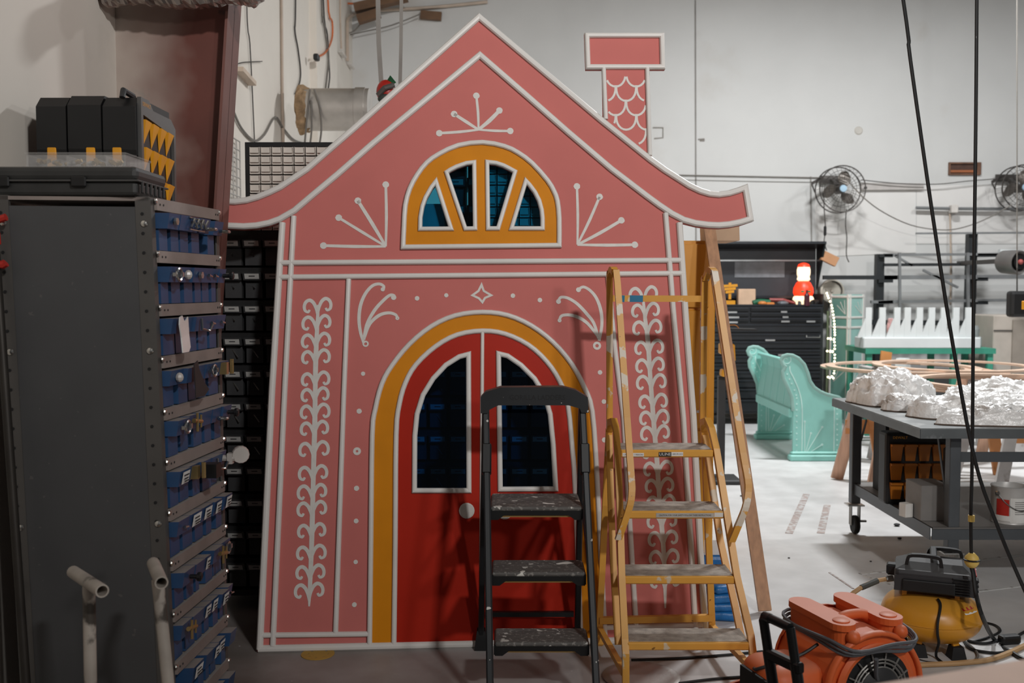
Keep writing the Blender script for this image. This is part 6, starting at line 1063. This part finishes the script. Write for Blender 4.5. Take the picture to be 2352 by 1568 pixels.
a = PF(2318, 1478); m = MB(); m.box((a.x, a.y, .022), (.1, .045, .044), Matrix.Rotation(.2, 3, 'Z'), .012, 2); single('extension_plug', m, 'black_plastic', 'chunky black plug on the floor right of the compressor', 'plug')
# ------------------------------------------------------------------ orange air mover
bn = V((.31, -.95, 0)).normalized(); bp = V((bn.y, -bn.x, 0)) * -1; bc = V((1.235, 3.6, 0)); up_ = V((0, 0, 1))      # bn: intake axis toward the viewer, bp: to the right
t = thing('air_mover', 'orange floor blower with its grey cord wrapped around the top', 'blower', tuple(bc)); mat('blower_orange', 'd9632f', .5, var=.06, scale=5, dust=('c98a72', .55), spots=[('b5502a', 5, .6, 4, .2)])
def BF(u, v, w_): return bc + bp * u + up_ * v + bn * w_
ax_h = .235; R_ = .195; n = 40
sn = []
for k in range(n):
    a = pi * 1.5 - 2 * pi * k / n * .82; r = R_ * (1.06 - .12 * k / n); sn.append((cos(a) * r * -1, ax_h + sin(a) * r))
sn = [(cos(a) * R_, ax_h + sin(a) * R_) for a in [-pi / 2 + (1.5 * pi) * k / 28 for k in range(29)]]; sn += [(-R_ - .02, .2), (-R_ - .2, .17), (-R_ - .22, .045)]
m = MB(); m.plate(sn, (), -.16, .15, BF); part('housing', m, 'blower_orange', t)
m = MB(); m.sweep(sn, .02, .02, BF, .146, True); part('housing_rim', m, 'blower_orange', t, smooth=50)
m = MB(); m.sweep([(u * 1.0, v) for u, v in sn], .02, -.02, BF, -.156, True); part('housing_rim', m, 'blower_orange', t)
m = MB(); m.lathe([(.16, 0), (.165, .012), (.15, .022), (.125, .018)], BF(0, ax_h, .15), bn, 36); part('intake_rim', m, 'blower_orange', t, smooth=40)
m = MB(); m.lathe([(.14, 0), (.14, .02), (.0, .021)], BF(0, ax_h, .15), bn, 30); gr = part('intake_recess', m, 'rubber', t)
for f_ in (.112, .1, .085): m = MB(); m.tube([BF(cos(2 * pi * k / 30) * f_, ax_h + sin(2 * pi * k / 30) * f_, .182) for k in range(30)], .0035, 5, closed=True); part('grille_ring', m, 'dull_steel', gr)
for k in range(14): a = 2 * pi * k / 14; m = MB(); m.tube([BF(cos(a) * .085, ax_h + sin(a) * .085, .182), BF(cos(a) * .135, ax_h + sin(a) * .135, .176)], .003, 5); part('grille_bar', m, 'dull_steel', gr)
m = MB(); m.lathe([(.086, .02), (.082, .035), (.06, .045), (.02, .05), (0, .05)], BF(0, ax_h, .15), bn, 24); hb_ = part('motor_cap', m, 'dark_plastic', gr, smooth=40)
m = MB(); m.box(BF(.015, ax_h - .01, .2), (.07, .05, .012), Matrix.Rotation(.4, 3, 'Z'), .006); part('cap_emblem', m, 'black_plastic', hb_)
for du in (-.1, .1):
    o_ = [(du + cos(a) * .04, (.095 if sin(a) >= 0 else -.14) + sin(a) * .045) for a in [2 * pi * k / 20 for k in range(20)]]
    fr = lambda u, v, w_: bc + bp * u + bn * v + up_ * w_
    m = MB(); m.plate(o_, (), .37, .445, fr); lb = part('cord_lobe', m, 'blower_orange', t)
    m = MB(); m.plate(inset(o_, -.008), (), .445, .468, fr); part('lobe_cap', m, 'blower_orange', t)
    m = MB(); m.lathe([(.03, 0), (.03, .006), (.026, .008)], fr(du, .095, .466), (0, 0, 1), 18); part('cap_button', m, 'blower_orange', lb, smooth=40)
    m = MB(); m.ball(fr(du + .01, .15, .425), .026, 10, 8); part('cap_nub', m, 'blower_orange', lb, smooth=True)
m = MB(); m.tube(cr([BF(-.085, .42, .03), BF(-.05, .455, .03), BF(0, .462, .03), BF(.05, .455, .03), BF(.085, .42, .03)], 4), .018, 10); part('carry_handle', m, 'blower_orange', t, smooth=True)
m = MB(); m.box(BF(0, .39, 0), (.2, .26, .06), Matrix.Rotation(atan2(bp.y, bp.x), 3, 'Z'), .02); part('top_block', m, 'blower_orange', t)
oR = Matrix.Rotation(atan2(bp.y, bp.x), 3, 'Z')
m = MB(); m.box(BF(-.27, .185, .0), (.24, .25, .27), oR, .06, 3); part('outlet_duct', m, 'blower_orange', t, smooth=50); m = MB(); m.box(BF(-.392, .185, 0), (.012, .17, .19), oR); part('outlet_grille', m, 'rubber', t)
for du, dw_ in ((-.15, .1), (.15, .1), (-.15, -.12), (.15, -.12)): m = MB(); m.box(BF(du, .022, dw_), (.04, .04, .044), oR, .006); part('foot', m, 'rubber', t)
cordp = [(-.17, .1), (-.17, -.1), (-.12, -.19), (.12, -.19), (.172, -.1), (.172, .12), (.12, .19), (.0, .2), (-.12, .19)]
for k in range(3): m = MB(); m.tube([p + up_ * (.006 * sin(i_ * .7 + k)) for i_, p in enumerate(cr([bc + bp * (u * (1 + .02 * k)) + bn * (v * (1 + .02 * k)) + up_ * (.392 + .011 * k - .012 * (v > .15)) for u, v in cordp], 4, True))], .0062, 7, closed=True); part('wrapped_cord', m, mat('cord_grey', '55565a', .6), t, smooth=40)
m = MB(); m.tube(cr([BF(-.05, .37, .225), BF(-.03, .3, .2), BF(-.01, .27, .185), BF(-.03, .24, .19)], 4), .008, 7); part('motor_lead', m, 'cord_grey', t, smooth=40)
m = MB(); m.tube(cr([BF(-.17, .38, .06), BF(-.25, .34, .05), BF(-.4, .30, .02), V((.93, 3.62, .25)), V((.885, 3.5, .14)), V((.87, 3.4, .02)), V((.9, 3.25, .012))], 4), .006, 7); part('supply_cord', m, 'cord_black', t, smooth=40)
# folding luggage cart
t = thing('hand_truck', 'black telescopic hand truck handle beside the orange blower', 'hand truck', (.95, 3.35, 0))
a, b = PY(1752, 1412, 3.22), PY(1815, 1441, 3.1); a2, b2 = PY(1765, 1500, 3.2), PY(1828, 1530, 3.08)
m = MB(); m.tube([a2, a + (a2 - a) * .12, a + (b - a) * .06 + (a2 - a) * .02, a + (b - a) * .3], .016, 10); m.tube([a + (b - a) * .05, b], .015, 10); m.tube([b, b2], .0155, 10); part('grip', m, mat('truck_black', '161718', .3, .2), t, smooth=40)
for p, q in ((a2, a), (b2, b)):
    d = (p - q).normalized(); e = p + d * ((p.z - .06) / -d.z); m = MB(); m.tube([p - d * .01, e], .0185, 10); part('rail', m, 'truck_black', t, smooth=40)
mid = (a2 + b2) / 2; dd = (b2 - a2); m = MB(); m.beam(a2 - dd * .1, b2 + dd * .2, .03, .035, (0, 0, 1), .006); part('cross_bracket', m, 'truck_black', t)
m = MB(); m.box((mid.x + .02, mid.y, .03), (.26, .2, .02), None, .004); part('toe_plate', m, 'dull_steel', t)
for sx in (-.09, .14): m = MB(); m.lathe([(.05, -.012), (.05, .012)], (mid.x + sx, mid.y + .1, .05), (1, 0, 0), 14); part('wheel', m, 'rubber', t)
# ------------------------------------------------------------------ small things on the floor
a = PF(730, 1502); m = MB(); n = 24; m.plate([(a.x + cos(2 * pi * k / n) * .075, a.y + sin(2 * pi * k / n) * .075) for k in range(n)], [[(a.x + cos(h) * .045 + cos(2 * pi * k / 6) * .006, a.y + sin(h) * .045 + sin(2 * pi * k / 6) * .006) for k in range(6)] for h in [2 * pi * q / 8 for q in range(8)]], .0005, .003); single('sanding_disc', m, mat('disc_tan', 'b08a3e', .9), 'tan sanding disc lying on the floor under the house edge', 'sanding disc')
a = PF(1440, 1555); m = MB(); m.lathe([(.16, 0), (.165, .006), (.15, .012), (.13, .008), (0, .008)], (a.x + .06, a.y, 0), (0, 0, 1), 30); single('metal_lid', m, 'galv', 'round metal lid on the floor between the two ladders', 'lid', smooth=40)
for x, y, r in ((2060, 1208, .018), (2066, 1238, .012), (2000, 1290, .006), (1812, 1282, .006), (1703, 1140, .01)):
    a = PF(x, y); m = MB(); m.ball((a.x, a.y, r * .6), r, 7, 5, (1.3, 1, .6)); single('floor_scrap', m, 'dark_plastic', {2060: 'dark scrap lump on the shadowed floor nearest the table caster', 2066: 'dark scrap lump a step in front of the table shadow edge', 2000: 'tiny dark chip on the floor left of the compressor', 1812: 'tiny dark chip on the bright floor right of the plank', 1703: 'small dark chip on the bright floor behind the plank'}[x], 'scrap', 'scraps on the floor')
# cordless tools on a stand by the chest, seen past the ladder
yq = 8.4; t = thing('tool_stand', 'dark stand holding a yellow cordless tool behind the plank', 'stand', (KX(1662, yq), yq, 0)); m = MB(); m.box((KX(1660, yq), yq + .02, .45), (.06, .06, .9)); part('post', m, 'dark_plastic', t); m = MB(); m.box((KX(1660, yq), yq, .02), (.3, .3, .04), None, .01); part('base', m, 'dark_plastic', t)
m = MB(); m.beam(PY(1655, 755, yq), PY(1735, 757, yq), .14, .015); part('tray', m, 'black_plastic', t); m = MB(); m.tube(cr(Q((1658, 752, yq), (1675, 747, yq), (1690, 747, yq), (1697, 754, yq)), 3), .004, 6); part('tray_hook', m, 'bin_orange', t)
for l, wd, h_, mm, nm in ((((1652, 800), (1680, 800)), .1, .09, 'yellow_plastic', 'tool_body'), (((1668, 805), (1672, 850)), .07, .06, 'black_plastic', 'tool_grip'), (((1655, 855), (1682, 858)), .1, .06, 'yellow_plastic', 'tool_battery'), (((1680, 790), (1682, 830)), .05, .05, 'yellow_plastic', 'tool_nose')): m = MB(); m.beam(PY(*l[0], yq - .06), PY(*l[1], yq - .06), wd, h_, (0, 0, 1), .01); part(nm, m, mm, t)
# ------------------------------------------------------------------ bench corner close to the camera
t = thing('near_bench', 'pale pinkish board bench at the lower right, close to the camera', 'bench', (.75, 1.35, 0)); zb_ = 1.03
c4 = [PF(1930, 1584, zb_), PF(2420, 1503, zb_)]; c4 = [V((p.x, p.y, 0)) for p in c4]; d = (c4[1] - c4[0]).normalized(); nn_ = V((d.y, -d.x, 0)); q4 = [c4[0], c4[1], c4[1] + nn_ * .5, c4[0] + nn_ * .5]
m = MB(); m.plate([(p.x, p.y) for p in q4], (), zb_ - .018, zb_); part('board', m, mat('near_board', 'd9b8a4', .6, var=.06, scale=9, spots=[('b9cdd6', 5, .6, 3, .05), ('8a6a58', 24, .76, 2, .02)]), t)
for p in q4: e = p + (sum(q4, V()) / 4 - p) * .12; m = MB(); m.box((e.x, e.y, (zb_ - .018) / 2), (.05, .05, zb_ - .018)); part('leg', m, 'wood', t)
